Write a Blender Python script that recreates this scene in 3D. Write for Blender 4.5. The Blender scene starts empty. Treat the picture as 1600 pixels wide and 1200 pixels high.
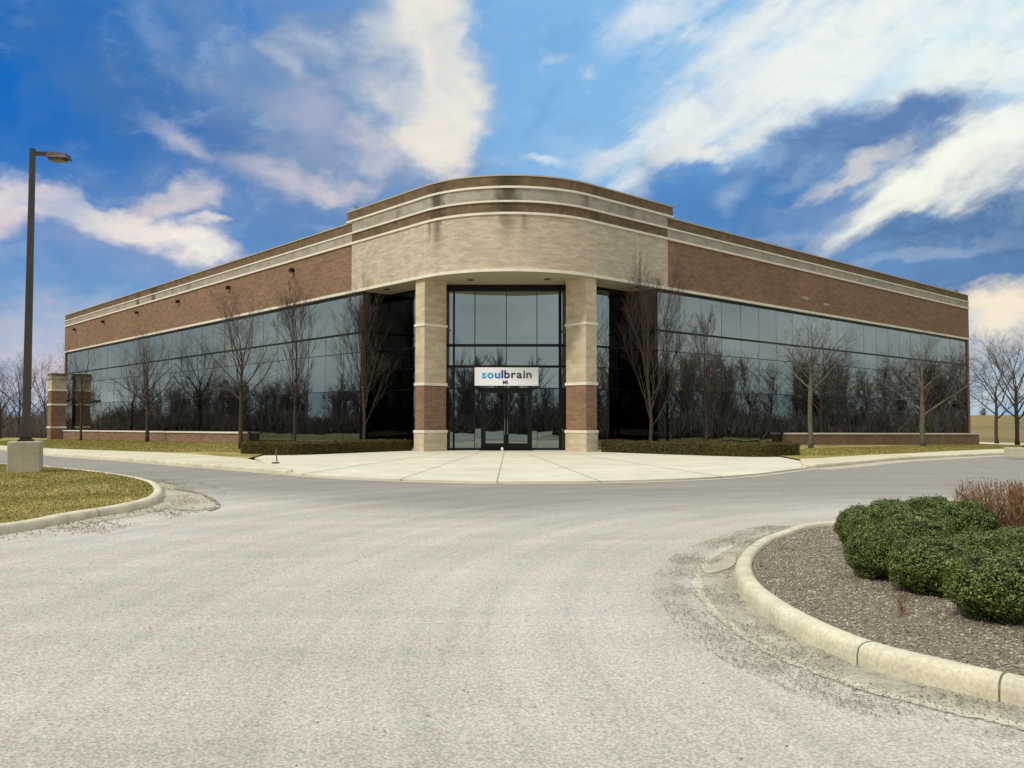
import bpy, bmesh, math, random
from mathutils import Vector, Matrix, noise
R_ = math.radians
rng = random.Random(7)

# ------------------------------------------------------------------ camera
F = 1320.0
EYE = 1.5
PITCH = math.atan(55.0 / F)
cam_d = bpy.data.cameras.new("camera"); cam = bpy.data.objects.new("camera", cam_d)
bpy.context.scene.collection.objects.link(cam)
cam_d.sensor_width = 36.0; cam_d.lens = 36.0 * F / 1600.0
cam_d.clip_start = 0.05; cam_d.clip_end = 4000
cam.location = (0, 0, EYE); cam.rotation_euler = (math.pi / 2 + PITCH, 0, 0)
S = bpy.context.scene; S.camera = cam
S.view_settings.view_transform = 'Standard'; S.view_settings.look = 'None'
S.view_settings.gamma = 1.0; S.view_settings.exposure = 0.0

def srgb(r, g, b, k=1.0):
    def f(c):
        c /= 255.0
        return (c / 12.92 if c <= 0.04045 else ((c + 0.055) / 1.055) ** 2.4) * k
    return (f(r), f(g), f(b), 1.0)

def ray(u, v):
    dx, dz = (u - 800) / F, -(v - 600) / F
    c, s = math.cos(PITCH), math.sin(PITCH)
    return Vector((dx, c - dz * s, s + dz * c))

# ------------------------------------------------------------------ sky
W = bpy.data.worlds.new("World"); S.world = W; W.use_nodes = True
nt = W.node_tree; nt.nodes.clear()
def N(t, typ, **kw):
    n = t.nodes.new(typ)
    for k, v in kw.items(): setattr(n, k, v)
    return n
def L(t, a, b): t.links.new(a, b)
SUN_EL, SUN_AZ = 46.0, -128.0   # azimuth from +Y, clockwise positive
tc = N(nt, 'ShaderNodeTexCoord')
sep = N(nt, 'ShaderNodeSeparateXYZ'); L(nt, tc.outputs['Generated'], sep.inputs[0])
def M(t, op, a, b=None, c=None, clamp=False):
    n = N(t, 'ShaderNodeMath', operation=op); n.use_clamp = clamp
    for i, x in enumerate((a, b, c)):
        if x is None: continue
        if isinstance(x, (int, float)): n.inputs[i].default_value = x
        else: L(t, x, n.inputs[i])
    return n.outputs[0]
def mix(t, fac, a, b):
    n = N(t, 'ShaderNodeMix', data_type='RGBA')
    if isinstance(fac, (int, float)): n.inputs[0].default_value = fac
    else: L(t, fac, n.inputs[0])
    for i, x in ((6, a), (7, b)):
        if isinstance(x, tuple): n.inputs[i].default_value = x
        else: L(t, x, n.inputs[i])
    return n.outputs[2]
def maprange(t, v, a, b, c=0.0, d=1.0, smooth=True):
    n = N(t, 'ShaderNodeMapRange'); n.interpolation_type = 'SMOOTHSTEP' if smooth else 'LINEAR'
    L(t, v, n.inputs[0]); n.inputs[1].default_value = a; n.inputs[2].default_value = b
    n.inputs[3].default_value = c; n.inputs[4].default_value = d
    return n.outputs[0]
def noise_tex(t, vec, scale, detail=5, rough=0.55, dist=0.0, dims='3D'):
    n = N(t, 'ShaderNodeTexNoise', noise_dimensions=dims)
    if vec is not None: L(t, vec, n.inputs['Vector'])
    n.inputs['Scale'].default_value = scale; n.inputs['Detail'].default_value = detail
    n.inputs['Roughness'].default_value = rough; n.inputs['Distortion'].default_value = dist
    return n
az = M(nt, 'ARCTAN2', sep.outputs[0], sep.outputs[1])
el = M(nt, 'ARCSINE', sep.outputs[2])
comb = N(nt, 'ShaderNodeCombineXYZ'); L(nt, az, comb.inputs[0]); L(nt, el, comb.inputs[1])
def warp(base, scale, amt, detail=6, stretch=(1, 1.6, 1), rot=0.0):
    mp = N(nt, 'ShaderNodeMapping'); mp.inputs['Scale'].default_value = stretch
    mp.inputs['Rotation'].default_value = (0, 0, rot)
    L(nt, base, mp.inputs[0])
    nz = noise_tex(nt, mp.outputs[0], scale, detail, 0.6)
    s = N(nt, 'ShaderNodeVectorMath', operation='SUBTRACT'); L(nt, nz.outputs['Color'], s.inputs[0]); s.inputs[1].default_value = (.5, .5, .5)
    m = N(nt, 'ShaderNodeVectorMath', operation='MULTIPLY'); L(nt, s.outputs[0], m.inputs[0]); m.inputs[1].default_value = (amt, amt, 0)
    a = N(nt, 'ShaderNodeVectorMath', operation='ADD'); L(nt, base, a.inputs[0]); L(nt, m.outputs[0], a.inputs[1])
    return a.outputs[0]
pw = warp(comb.outputs[0], 5.5, 0.13, 5)         # cumulus edges
ps = warp(comb.outputs[0], 4.0, 0.10, 4, (1, 3.0, 1), R_(-28))   # streaky cirrus
mpd = N(nt, 'ShaderNodeMapping'); mpd.inputs['Scale'].default_value = (1, 1.5, 1); L(nt, comb.outputs[0], mpd.inputs[0])
nfine = noise_tex(nt, mpd.outputs[0], 12.0, 7, 0.56).outputs['Fac']
mps = N(nt, 'ShaderNodeMapping'); mps.inputs['Scale'].default_value = (1, 4.2, 1); mps.inputs['Rotation'].default_value = (0, 0, R_(30))
mps.vector_type = 'TEXTURE'; mps.inputs['Scale'].default_value = (1, 0.26, 1); L(nt, comb.outputs[0], mps.inputs[0])
nstreak = noise_tex(nt, mps.outputs[0], 7.0, 7, 0.6).outputs['Fac']
mpo = N(nt, 'ShaderNodeMapping'); mpo.inputs['Scale'].default_value = (1, 1.8, 1); mpo.inputs['Location'].default_value = (3.1, 1.7, 2); L(nt, pw, mpo.inputs[0])
nmod = noise_tex(nt, mpo.outputs[0], 16.0, 7, 0.6).outputs['Fac']
opmod = maprange(nt, nmod, .30, .60, .62, 1.0)
# base gradient: deep blue at the left, pale at the right, paler to the horizon
sky = N(nt, 'ShaderNodeTexSky', sky_type='NISHITA'); sky.sun_disc = False
sky.sun_elevation = R_(SUN_EL); sky.sun_rotation = R_(SUN_AZ)
skys = N(nt, 'ShaderNodeVectorMath', operation='SCALE'); L(nt, sky.outputs[0], skys.inputs[0]); skys.inputs['Scale'].default_value = 0.10
left_col = mix(nt, maprange(nt, el, 0.0, 0.32), srgb(132, 174, 214), srgb(4, 102, 190))
right_col = mix(nt, maprange(nt, el, 0.0, 0.45), srgb(150, 186, 222), srgb(134, 184, 234))
base = mix(nt, maprange(nt, az, -0.50, 0.12), left_col, right_col)
base = mix(nt, 0.06, base, skys.outputs[0])
col = base
def blob(cx, cy, rx, ry, rot, color, op=1.0, soft=0.9, nz=nfine, nk=1.0, vec=pw):
    """an elliptical cloud mass around one sky direction"""
    global col
    d = ray(cx, cy).normalized()
    a, e = math.atan2(d.x, d.y), math.asin(d.z)
    mp = N(nt, 'ShaderNodeMapping', vector_type='TEXTURE')
    mp.inputs['Location'].default_value = (a, e, 0)
    mp.inputs['Rotation'].default_value = (0, 0, R_(rot))
    mp.inputs['Scale'].default_value = (rx / F, ry / F, 1)
    L(nt, vec, mp.inputs[0])
    ln = N(nt, 'ShaderNodeVectorMath', operation='LENGTH'); L(nt, mp.outputs[0], ln.inputs[0])
    v = M(nt, 'SUBTRACT', 1.0, ln.outputs['Value'])
    nn = M(nt, 'MULTIPLY_ADD', nz, 2.0 * nk, -1.0 * nk)
    v = M(nt, 'ADD', v, nn)
    f = M(nt, 'MULTIPLY', maprange(nt, v, -.30, soft * .95), M(nt, 'MULTIPLY', opmod, op))
    col = mix(nt, f, col, color)
LAV = srgb(118, 144, 190); LAVD = srgb(76, 122, 184); CREAM = srgb(236, 222, 214); PINK = srgb(214, 200, 208)
WHT = srgb(246, 243, 240); BLU = srgb(78, 126, 184)
# --- left half: great lavender cloud with a cream right edge
blob(330, 60, 240, 70, -14, srgb(72, 132, 200), .7, 1.0)
blob(400, 220, 400, 170, -24, srgb(72, 116, 176), 1.0, .9, nk=.7)
blob(470, 130, 260, 90, -26, srgb(124, 152, 194), .9, 1.1, nk=.8)
blob(560, 240, 260, 110, -14, srgb(136, 154, 190), 1.0, 1.0, nk=.7)
blob(570, 70, 170, 150, 0, srgb(122, 148, 190), 1.0, .9, nk=.7)
blob(500, 60, 60, 30, -30, srgb(180, 186, 208), .6, 1.2)
blob(200, 300, 200, 50, -12, srgb(62, 122, 190), .6, 1.0)
blob(380, 315, 260, 62, -6, srgb(108, 140, 192), .9, 1.0)
blob(655, 95, 105, 170, 8, srgb(196, 200, 214), .95, .6)
blob(690, 105, 62, 160, 4, srgb(240, 230, 222), .95, .55, nk=.7)
blob(655, 185, 65, 60, -20, srgb(240, 226, 216), .8, .9)
blob(700, 240, 40, 66, 0, srgb(242, 228, 218), .95, .8)
blob(600, 228, 60, 36, -20, srgb(212, 200, 210), .75, 1.0)
blob(500, 180, 70, 40, -35, srgb(176, 176, 204), .7, 1.0)
blob(462, 96, 54, 18, -42, srgb(200, 200, 216), .7, 1.3)
blob(275, 203, 70, 22, -34, srgb(206, 200, 214), .8, 1.3)
blob(240, 45, 60, 20, -30, srgb(130, 158, 206), .6, .9)
blob(450, 272, 110, 30, -8, srgb(206, 198, 208), .8, 1.2)
blob(540, 285, 60, 20, 0, srgb(228, 212, 214), .8, 1.0)
blob(275, 308, 60, 26, 14, srgb(222, 206, 208), .9, .8)
blob(325, 338, 24, 10, 10, srgb(230, 218, 216), .9, .8)
# --- lower left cumulus
blob(180, 385, 230, 70, -10, srgb(134, 154, 198), 1.0, .9)
blob(235, 368, 125, 36, -10, srgb(242, 226, 222), 1.0, .6)
blob(215, 345, 50, 24, 0, srgb(242, 224, 220), .9, .7)
blob(330, 395, 40, 18, -20, srgb(250, 238, 228), .9, .7)
blob(45, 310, 70, 40, 10, srgb(232, 216, 218), .95, .7)
blob(20, 345, 36, 24, 10, srgb(222, 204, 212), .85, .7)
blob(120, 330, 70, 26, -20, srgb(170, 180, 208), .75, .9)
blob(60, 550, 220, 90, 0, srgb(200, 192, 206), .95, 1.0)
blob(75, 540, 50, 20, 0, srgb(226, 200, 204), .6, 1.0)
# --- right half: white cirrus over a paling sky
blob(1480, 90, 520, 250, 14, srgb(200, 222, 240), .95, 1.3, vec=ps)
blob(1600, 80, 330, 260, 0, srgb(232, 240, 244), 1.0, 1.1, vec=ps)
blob(1140, 130, 260, 70, 34, srgb(240, 238, 238), .9, .8, nstreak, 1.5, ps)
blob(1330, 70, 260, 50, 32, WHT, .9, .8, nstreak, 1.5, ps)
blob(1060, 240, 150, 34, 30, srgb(232, 230, 234), .85, .9, nstreak, 1.6, ps)
blob(1230, 180, 260, 44, 26, srgb(240, 240, 240), .85, .9, nstreak, 1.6, ps)
blob(980, 40, 60, 34, 20, srgb(224, 228, 238), .8, .9)
blob(1050, 20, 110, 30, 20, srgb(226, 230, 240), .8, .9, nstreak, 1.2, ps)
blob(868, 110, 28, 13, 0, srgb(206, 214, 230), .7, 1.3, nk=1.8)
blob(915, 135, 16, 12, 20, srgb(206, 214, 230), .6, 1.3, nk=1.8)
blob(850, 245, 46, 11, -6, srgb(220, 226, 238), .8, .9)
blob(940, 245, 42, 20, 20, srgb(222, 222, 230), .85, .9)
blob(1450, 150, 220, 50, 26, srgb(246, 244, 240), .85, .9, nstreak, 1.4, ps)
# --- dark blue banks on the right
blob(1300, 310, 400, 120, 2, srgb(112, 154, 206), 1.0, .8, nk=.7)
blob(1250, 265, 290, 76, 8, srgb(88, 132, 188), 1.0, .8, nk=.8)
blob(1400, 212, 190, 44, 2, srgb(96, 128, 178), 1.0, .7, nk=.8)
blob(1150, 325, 170, 60, -8, srgb(78, 132, 196), .95, .8, nk=.6)
blob(1080, 270, 70, 40, 10, srgb(96, 146, 208), .8, .8)
blob(1480, 390, 400, 110, 4, srgb(88, 124, 172), 1.0, .6, nk=.6)
blob(1500, 395, 330, 80, 4, srgb(88, 120, 166), .8, .8, nk=.5)
blob(1180, 330, 200, 70, -8, srgb(82, 128, 186), .7, .9, nk=.6)
blob(1330, 415, 200, 40, -8, srgb(106, 148, 200), .9, .9, nk=.6)
blob(1330, 325, 110, 36, 0, srgb(128, 154, 198), .8, .9)
blob(1470, 272, 150, 44, 24, srgb(252, 246, 234), 1.0, .7, nstreak, 1.0)
blob(1430, 315, 80, 26, 8, srgb(250, 244, 234), .95, .8, nstreak, .9)
blob(1590, 205, 130, 44, 20, srgb(250, 248, 242), .95, .8, nstreak, .9)
blob(1560, 285, 100, 34, 10, srgb(240, 236, 230), .9, .8, nstreak, 1.0)
blob(1120, 215, 110, 26, 14, srgb(240, 234, 228), .95, .8, nstreak, 1.2)
blob(1330, 262, 90, 18, 14, srgb(222, 214, 214), .8, .8, nstreak, 1.4)
blob(1152, 285, 40, 18, 50, srgb(190, 204, 228), .45, 1.6, nk=1.6)
blob(1250, 350, 110, 12, 8, srgb(158, 176, 206), .6, .9, nstreak, 1.0)
blob(1440, 405, 140, 10, 10, srgb(168, 180, 206), .6, .9, nstreak, 1.0)
blob(1590, 488, 120, 28, 6, srgb(250, 230, 210), 1.0, .6, nstreak, .8)
blob(1570, 535, 120, 22, 4, srgb(214, 200, 194), .85, .9, nstreak, .8)
blob(1560, 600, 130, 50, 0, srgb(200, 206, 214), .9, 1.0)
# thin broken wisps through all of it
mpw = N(nt, 'ShaderNodeMapping', vector_type='TEXTURE'); mpw.inputs['Scale'].default_value = (1, .45, 1); mpw.inputs['Rotation'].default_value = (0, 0, R_(18)); L(nt, pw, mpw.inputs[0])
nw = noise_tex(nt, mpw.outputs[0], 9.0, 8, .62).outputs['Fac']
col = mix(nt, maprange(nt, nw, .50, .80, 0, .36), col, srgb(206, 216, 232))
col = mix(nt, maprange(nt, nw, .46, .28, 0, .22), col, srgb(84, 130, 190))
cg = N(nt, 'ShaderNodeVectorMath', operation='MULTIPLY'); L(nt, col, cg.inputs[0]); cg.inputs[1].default_value = (.97, 1.03, 1.0); col = cg.outputs[0]
# --- overcast everywhere outside that opening in the clouds, brightest overhead
absaz = M(nt, 'ABSOLUTE', az)
side = maprange(nt, absaz, 0.60, 0.92)
up = maprange(nt, el, 0.50, 0.95)
mo = N(nt, 'ShaderNodeMapping'); mo.inputs['Scale'].default_value = (1, 1, 3); L(nt, tc.outputs['Generated'], mo.inputs[0])
no = noise_tex(nt, mo.outputs[0], 2.6, 6, 0.55).outputs['Fac']
over_low = mix(nt, maprange(nt, no, .32, .68), srgb(168, 178, 182), srgb(208, 214, 214))
oh = N(nt, 'ShaderNodeVectorMath', operation='SCALE'); L(nt, mix(nt, maprange(nt, no, .3, .7), (.86, .93, 1.0, 1), (1.0, .98, .95, 1)), oh.inputs[0]); oh.inputs['Scale'].default_value = 1.5
col = mix(nt, side, col, over_low)
col = mix(nt, up, col, oh.outputs[0])
bg = N(nt, 'ShaderNodeBackground'); L(nt, col, bg.inputs[0]); bg.inputs[1].default_value = 1.0
wo = N(nt, 'ShaderNodeOutputWorld'); L(nt, bg.outputs[0], wo.inputs[0])
W.cycles.sampling_method = 'MANUAL'; W.cycles.sample_map_resolution = 512

# ------------------------------------------------------------------ sun
sd = bpy.data.lights.new("sun", 'SUN'); sd.energy = 2.2; sd.angle = R_(10); sd.color = (1.0, .95, .87)
so = bpy.data.objects.new("sun", sd); S.collection.objects.link(so)
sdir = Vector((math.sin(R_(SUN_AZ)) * math.cos(R_(SUN_EL)), math.cos(R_(SUN_AZ)) * math.cos(R_(SUN_EL)), math.sin(R_(SUN_EL))))
so.rotation_euler = sdir.to_track_quat('Z', 'Y').to_euler(); so.location = (-20, -20, 40)

# ================================================================== helpers
def g(x):
    """ground height: the land falls away gently to both sides"""
    if x > 14: return -0.027 * (min(x, 60) - 14)
    if x < -14: return -0.0165 * (min(-x, 60) - 14)
    return 0.0
def G(u, v, z=0.0):
    d = ray(u, v); h = z
    for _ in range(12):
        t = (h - EYE) / d.z; x = d.x * t; h = g(x) + z
    return Vector((d.x * t, d.y * t))

def link(o): S.collection.objects.link(o); return o
def tag(o, label=None, cat=None, group=None, kind=None):
    if label: o['label'] = label
    if cat: o['category'] = cat
    if group: o['group'] = group
    if kind: o['kind'] = kind
    return o
def empty(name, loc=(0, 0, 0), rz=0.0):
    o = bpy.data.objects.new(name, None); o.location = loc; o.rotation_euler = (0, 0, rz); o.empty_display_size = .3
    return link(o)
class MB:
    def __init__(s): s.v = []; s.f = []; s.uv = []; s.has_uv = False; s.mi = []
    def face(s, pts, uvs=None, mi=0):
        i = len(s.v); s.v += [tuple(p) for p in pts]; s.f.append(tuple(range(i, i + len(pts))))
        s.uv += uvs if uvs else [(0, 0)] * len(pts); s.has_uv |= bool(uvs); s.mi.append(mi)
    def raw(s, vs, fs, mi=0):
        i = len(s.v); s.v += vs
        for f in fs: s.f.append(tuple(i + k for k in f)); s.uv += [(0, 0)] * len(f); s.mi.append(mi)
    def box(s, c, size, M_=None, bev=0.0):
        x, y, z = size[0] / 2, size[1] / 2, size[2] / 2
        vs = []
        for sx, sy, sz in ((-1,-1,-1),(1,-1,-1),(1,1,-1),(-1,1,-1),(-1,-1,1),(1,-1,1),(1,1,1),(-1,1,1)):
            p = Vector((sx * x, sy * y, sz * z))
            if M_: p = M_ @ p
            vs.append(tuple(p + Vector(c)))
        s.raw(vs, [(0,3,2,1),(4,5,6,7),(0,1,5,4),(1,2,6,5),(2,3,7,6),(3,0,4,7)])
    def tube(s, pts, rad, n=6, cap=True):
        rings = []
        up = Vector((.3, .2, .9)).normalized()
        for i, p in enumerate(pts):
            d = (pts[min(i + 1, len(pts) - 1)] - pts[max(i - 1, 0)])
            if d.length < 1e-9: d = Vector((0, 0, 1))
            d.normalize()
            a = d.cross(up)
            if a.length < 1e-3: a = d.cross(Vector((1, 0, 0)))
            a.normalize(); b = d.cross(a)
            rings.append([tuple(p + (a * math.cos(2 * math.pi * k / n) + b * math.sin(2 * math.pi * k / n)) * rad[i]) for k in range(n)])
        vs = [q for r in rings for q in r]; fs = []
        for i in range(len(pts) - 1):
            for k in range(n):
                fs.append((i * n + k, i * n + (k + 1) % n, (i + 1) * n + (k + 1) % n, (i + 1) * n + k))
        if cap and n > 2:
            fs.append(tuple(range(n - 1, -1, -1))); fs.append(tuple((len(pts) - 1) * n + k for k in range(n)))
        s.raw(vs, fs)
    def build(s, name, mat, parent=None, smooth=False, bevel=0.0, loc=None):
        me = bpy.data.meshes.new(name); me.from_pydata(s.v, [], s.f)
        if s.has_uv:
            uvl = me.uv_layers.new(name='UVMap'); uvl.data.foreach_set('uv', [c for q in s.uv for c in q])
        mats = mat if isinstance(mat, (list, tuple)) else [mat]
        for m in mats: me.materials.append(m)
        if len(mats) > 1: me.polygons.foreach_set('material_index', s.mi)
        if smooth: me.polygons.foreach_set('use_smooth', [True] * len(me.polygons))
        me.update()
        o = bpy.data.objects.new(name, me); link(o)
        if parent: o.parent = parent
        if loc is not None: o.location = loc
        if bevel:
            bm = bmesh.new(); bm.from_mesh(me); bmesh.ops.remove_doubles(bm, verts=bm.verts, dist=1e-5)
            bmesh.ops.bevel(bm, geom=[e for e in bm.edges if e.is_manifold and e.calc_face_angle(0) > .5], offset=bevel, segments=2, affect='EDGES', profile=.5)
            bm.to_mesh(me); bm.free()
        return o

# ------------------------------------------------------------------ materials
def mat(name, color=(.5, .5, .5, 1), rough=.8, metal=0.0, spec=.3):
    m = bpy.data.materials.new(name); m.use_nodes = True; t = m.node_tree
    b = t.nodes['Principled BSDF']; b.inputs['Base Color'].default_value = color
    b.inputs['Roughness'].default_value = rough; b.inputs['Metallic'].default_value = metal
    b.inputs['Specular IOR Level'].default_value = spec
    return m, t, b
def coords(t, kind='Object'):
    return N(t, 'ShaderNodeTexCoord').outputs[kind]
def ramp(t, v, stops):
    n = N(t, 'ShaderNodeValToRGB'); e = n.color_ramp.elements
    while len(e) < len(stops): e.new(.5)
    for i, (p, c) in enumerate(stops): e[i].position = p; e[i].color = c
    L(t, v, n.inputs[0]); return n.outputs[0]
def bump(t, b, h, strength=.3, dist=.01):
    n = N(t, 'ShaderNodeBump'); n.inputs['Strength'].default_value = strength; n.inputs['Distance'].default_value = dist
    L(t, h, n.inputs['Height']); L(t, n.outputs[0], b.inputs['Normal'])
def mul(t, a, f):
    """multiply colour a by scalar socket f"""
    n = N(t, 'ShaderNodeVectorMath', operation='SCALE'); L(t, a, n.inputs[0]); L(t, f, n.inputs['Scale']); return n.outputs[0]

def masonry(name, c1, c2, mortar, bw=.30, bh=.095, ms=.008, blotch=.25, stains=(), marks=()):
    m, t, b = mat(name, rough=.88, spec=.15)
    uv = coords(t, 'UV')
    br = N(t, 'ShaderNodeTexBrick'); L(t, uv, br.inputs['Vector'])
    br.inputs['Scale'].default_value = 1.0; br.inputs['Brick Width'].default_value = bw; br.inputs['Row Height'].default_value = bh
    br.inputs['Mortar Size'].default_value = ms; br.inputs['Mortar Smooth'].default_value = .2; br.inputs['Bias'].default_value = 0.0
    br.inputs['Color1'].default_value = c1; br.inputs['Color2'].default_value = c2; br.inputs['Mortar'].default_value = mortar
    mp = N(t, 'ShaderNodeMapping'); mp.inputs['Scale'].default_value = (1, 3.2, 1); L(t, uv, mp.inputs[0])
    n1 = noise_tex(t, mp.outputs[0], 1.1, 6, .65).outputs['Fac']
    n2 = noise_tex(t, uv, .35, 3, .5).outputs['Fac']
    k = maprange(t, n1, .3, .7, 1 - blotch, 1 + blotch, False)
    k = M(t, 'MULTIPLY', k, maprange(t, n2, .3, .7, 1 - blotch * .5, 1 + blotch * .5, False))
    c = mul(t, br.outputs['Color'], k)
    if stains or marks:
        su = N(t, 'ShaderNodeSeparateXYZ'); L(t, uv, su.inputs[0])
        ns = noise_tex(t, uv, 2.4, 5, .7).outputs['Fac']
    for (u0, w, z0, z1, op) in stains:       # run-off stains below the parapet joints
        a = M(t, 'ABSOLUTE', M(t, 'SUBTRACT', su.outputs[0], u0))
        a = M(t, 'ADD', M(t, 'DIVIDE', a, w), M(t, 'MULTIPLY_ADD', ns, -1.6, .8))
        f = M(t, 'MULTIPLY', maprange(t, a, 1.0, 0.1), maprange(t, su.outputs[1], z0, z1, 0, op))
        c = mix(t, f, c, srgb(62, 56, 46))
    for (u0, z0, ru, rz, cc) in marks:       # pale efflorescence on the brick
        a = M(t, 'DIVIDE', M(t, 'SUBTRACT', su.outputs[0], u0), ru); d = M(t, 'DIVIDE', M(t, 'SUBTRACT', su.outputs[1], z0), rz)
        r = M(t, 'ADD', M(t, 'MULTIPLY', a, a), M(t, 'MULTIPLY', d, d))
        r = M(t, 'ADD', r, M(t, 'MULTIPLY_ADD', ns, -5, 2.5))
        c = mix(t, M(t, 'MULTIPLY', maprange(t, r, 1.0, .2), .5), c, cc)
    L(t, c, b.inputs['Base Color'])
    bump(t, b, M(t, 'MULTIPLY_ADD', br.outputs['Fac'], -1.0, n1), .35, .012)
    return m

UN = 7.6   # u coordinate of the nose of the curve (see facade path)
m_brick = masonry('brown brick', srgb(144, 112, 89), srgb(120, 93, 74), srgb(148, 128, 108), blotch=.16,
                  marks=[(24.4, 8.75, .55, .10, srgb(205, 190, 170)), (26.8, 8.6, .5, .10, srgb(205, 190, 172)), (62.5, 9.0, .5, .1, srgb(190, 170, 150))])
m_stone = masonry('buff stone', srgb(202, 187, 163), srgb(180, 165, 142), srgb(190, 176, 155), .34, .10, .006, .13,
                  stains=[(-3.0, .45, 8.3, 10.3, .7), (0.35, .5, 8.7, 10.3, .5), (-3.5, .18, 8.9, 10.3, .5), (1.1, .2, 9.2, 10.3, .45), (-8.6, 1.0, 8.6, 8.0, .3), (8.9, 1.0, 8.8, 8.0, .35)])
m_greystone = masonry('grey weathered stone', srgb(172, 163, 148), srgb(152, 144, 130), srgb(162, 154, 138), .40, .27, .006, .16,
                  stains=[(-3.0, .6, 9.9, 10.5, .8), (0.35, .8, 9.9, 10.5, .8), (-6.0, .3, 10, 10.5, .3), (4.2, .35, 10, 10.5, .35), (7.2, .5, 10, 10.5, .3)])
m_band = masonry('dark brown band', srgb(122, 102, 78), srgb(104, 86, 66), srgb(112, 94, 74), .20, .26, .005, .16,
                  stains=[(-3.0, .8, 9.9, 10.5, .6), (0.35, .9, 9.9, 10.5, .7), (4.8, .5, 10, 10.5, .4)])
m_pierstone = masonry('pier stone', srgb(206, 190, 163), srgb(184, 168, 141), srgb(190, 176, 152), .40, .20, .006, .12)
def simple(name, c, rough=.8, metal=0, spec=.3, ns=3.0, amt=.15, bs=0.0, detail=5, vec='Object'):
    m, t, b = mat(name, c, rough, metal, spec)
    n = noise_tex(t, coords(t, vec), ns, detail, .6).outputs['Fac']
    k = maprange(t, n, .3, .7, 1 - amt, 1 + amt, False)
    rgb = N(t, 'ShaderNodeRGB'); rgb.outputs[0].default_value = c
    L(t, mul(t, rgb.outputs[0], k), b.inputs['Base Color'])
    if bs: bump(t, b, n, bs, .02)
    return m
m_trim = simple('white limestone trim', srgb(226, 218, 200), .7, ns=2.0, amt=.10)
m_soffit = simple('painted soffit', srgb(168, 160, 138), .8, ns=.8, amt=.06)
m_frame = simple('dark window frame', srgb(14, 16, 17), .45, spec=.25, amt=.1)
m_roof = simple('grey roof membrane', srgb(120, 118, 112), .9)
m_dark = simple('dark bronze metal', srgb(58, 52, 46), .45, metal=.5, ns=5, amt=.15)
m_pole = simple('weathered bronze pole', srgb(72, 68, 62), .55, metal=.2, ns=1.5, amt=.2)
m_steel = simple('brushed steel', srgb(150, 150, 150), .3, metal=.9)
m_white = simple('white panel', srgb(248, 248, 250), .5, ns=1, amt=.02)
m_black = simple('black plastic', srgb(20, 22, 22), .5)

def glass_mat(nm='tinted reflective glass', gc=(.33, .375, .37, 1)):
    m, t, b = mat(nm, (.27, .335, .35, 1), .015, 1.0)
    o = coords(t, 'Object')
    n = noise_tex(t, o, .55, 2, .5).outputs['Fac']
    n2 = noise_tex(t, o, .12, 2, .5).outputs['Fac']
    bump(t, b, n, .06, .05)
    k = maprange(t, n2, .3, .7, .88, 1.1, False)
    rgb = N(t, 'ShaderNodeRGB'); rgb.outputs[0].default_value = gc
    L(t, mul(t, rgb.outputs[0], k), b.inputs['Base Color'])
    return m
m_glass = glass_mat()
m_glass_low = glass_mat('glass with dimmed reflection', (.20, .235, .24, 1))  # same glass, colour darkened to stand for a darker reflection in the bottom panes
m_glass_shade = glass_mat('shaded return glass', (.095, .092, .085, 1))  # same glass again, the shade of the recess put into its colour

def concrete(name, c, amt=.16, sc=1.3, speck=.1, dirt=(.2, .18, .13, 1)):
    m, t, b = mat(name, rough=.92, spec=.15)
    o = coords(t, 'Object')
    n1 = noise_tex(t, o, sc, 6, .62).outputs['Fac']; n2 = noise_tex(t, o, 42, 3, .6).outputs['Fac']
    n3 = noise_tex(t, o, .35, 4, .6).outputs['Fac']; n4 = noise_tex(t, o, 5.5, 6, .75).outputs['Fac']
    rgb = N(t, 'ShaderNodeRGB'); rgb.outputs[0].default_value = c
    k = M(t, 'MULTIPLY', maprange(t, n1, .3, .7, 1 - amt, 1 + amt, False), maprange(t, n2, .3, .7, 1 - speck, 1 + speck, False))
    k = M(t, 'MULTIPLY', k, maprange(t, n3, .3, .7, .92, 1.06, False))
    c_ = mix(t, M(t, 'MULTIPLY', maprange(t, n4, .56, .75), .45), mul(t, rgb.outputs[0], k), dirt)
    L(t, c_, b.inputs['Base Color']); bump(t, b, M(t, 'ADD', n2, n4), .35, .006)
    return m
m_plaza = concrete('plaza concrete', srgb(202, 195, 174), .10, .8, .07, srgb(166, 152, 126))
m_walk = concrete('sidewalk concrete', srgb(196, 189, 162), .12, .6, .06, srgb(170, 160, 118))
m_kerb = concrete('kerb concrete', srgb(198, 190, 164), .18, 2.6, .16, srgb(126, 116, 88))
m_gutter = concrete('gutter concrete', srgb(174, 166, 146), .16, 2.5, .2, srgb(132, 124, 100))
m_block = concrete('lamp footing concrete', srgb(172, 164, 140), .16, 2.5, .1, srgb(110, 104, 80))

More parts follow.
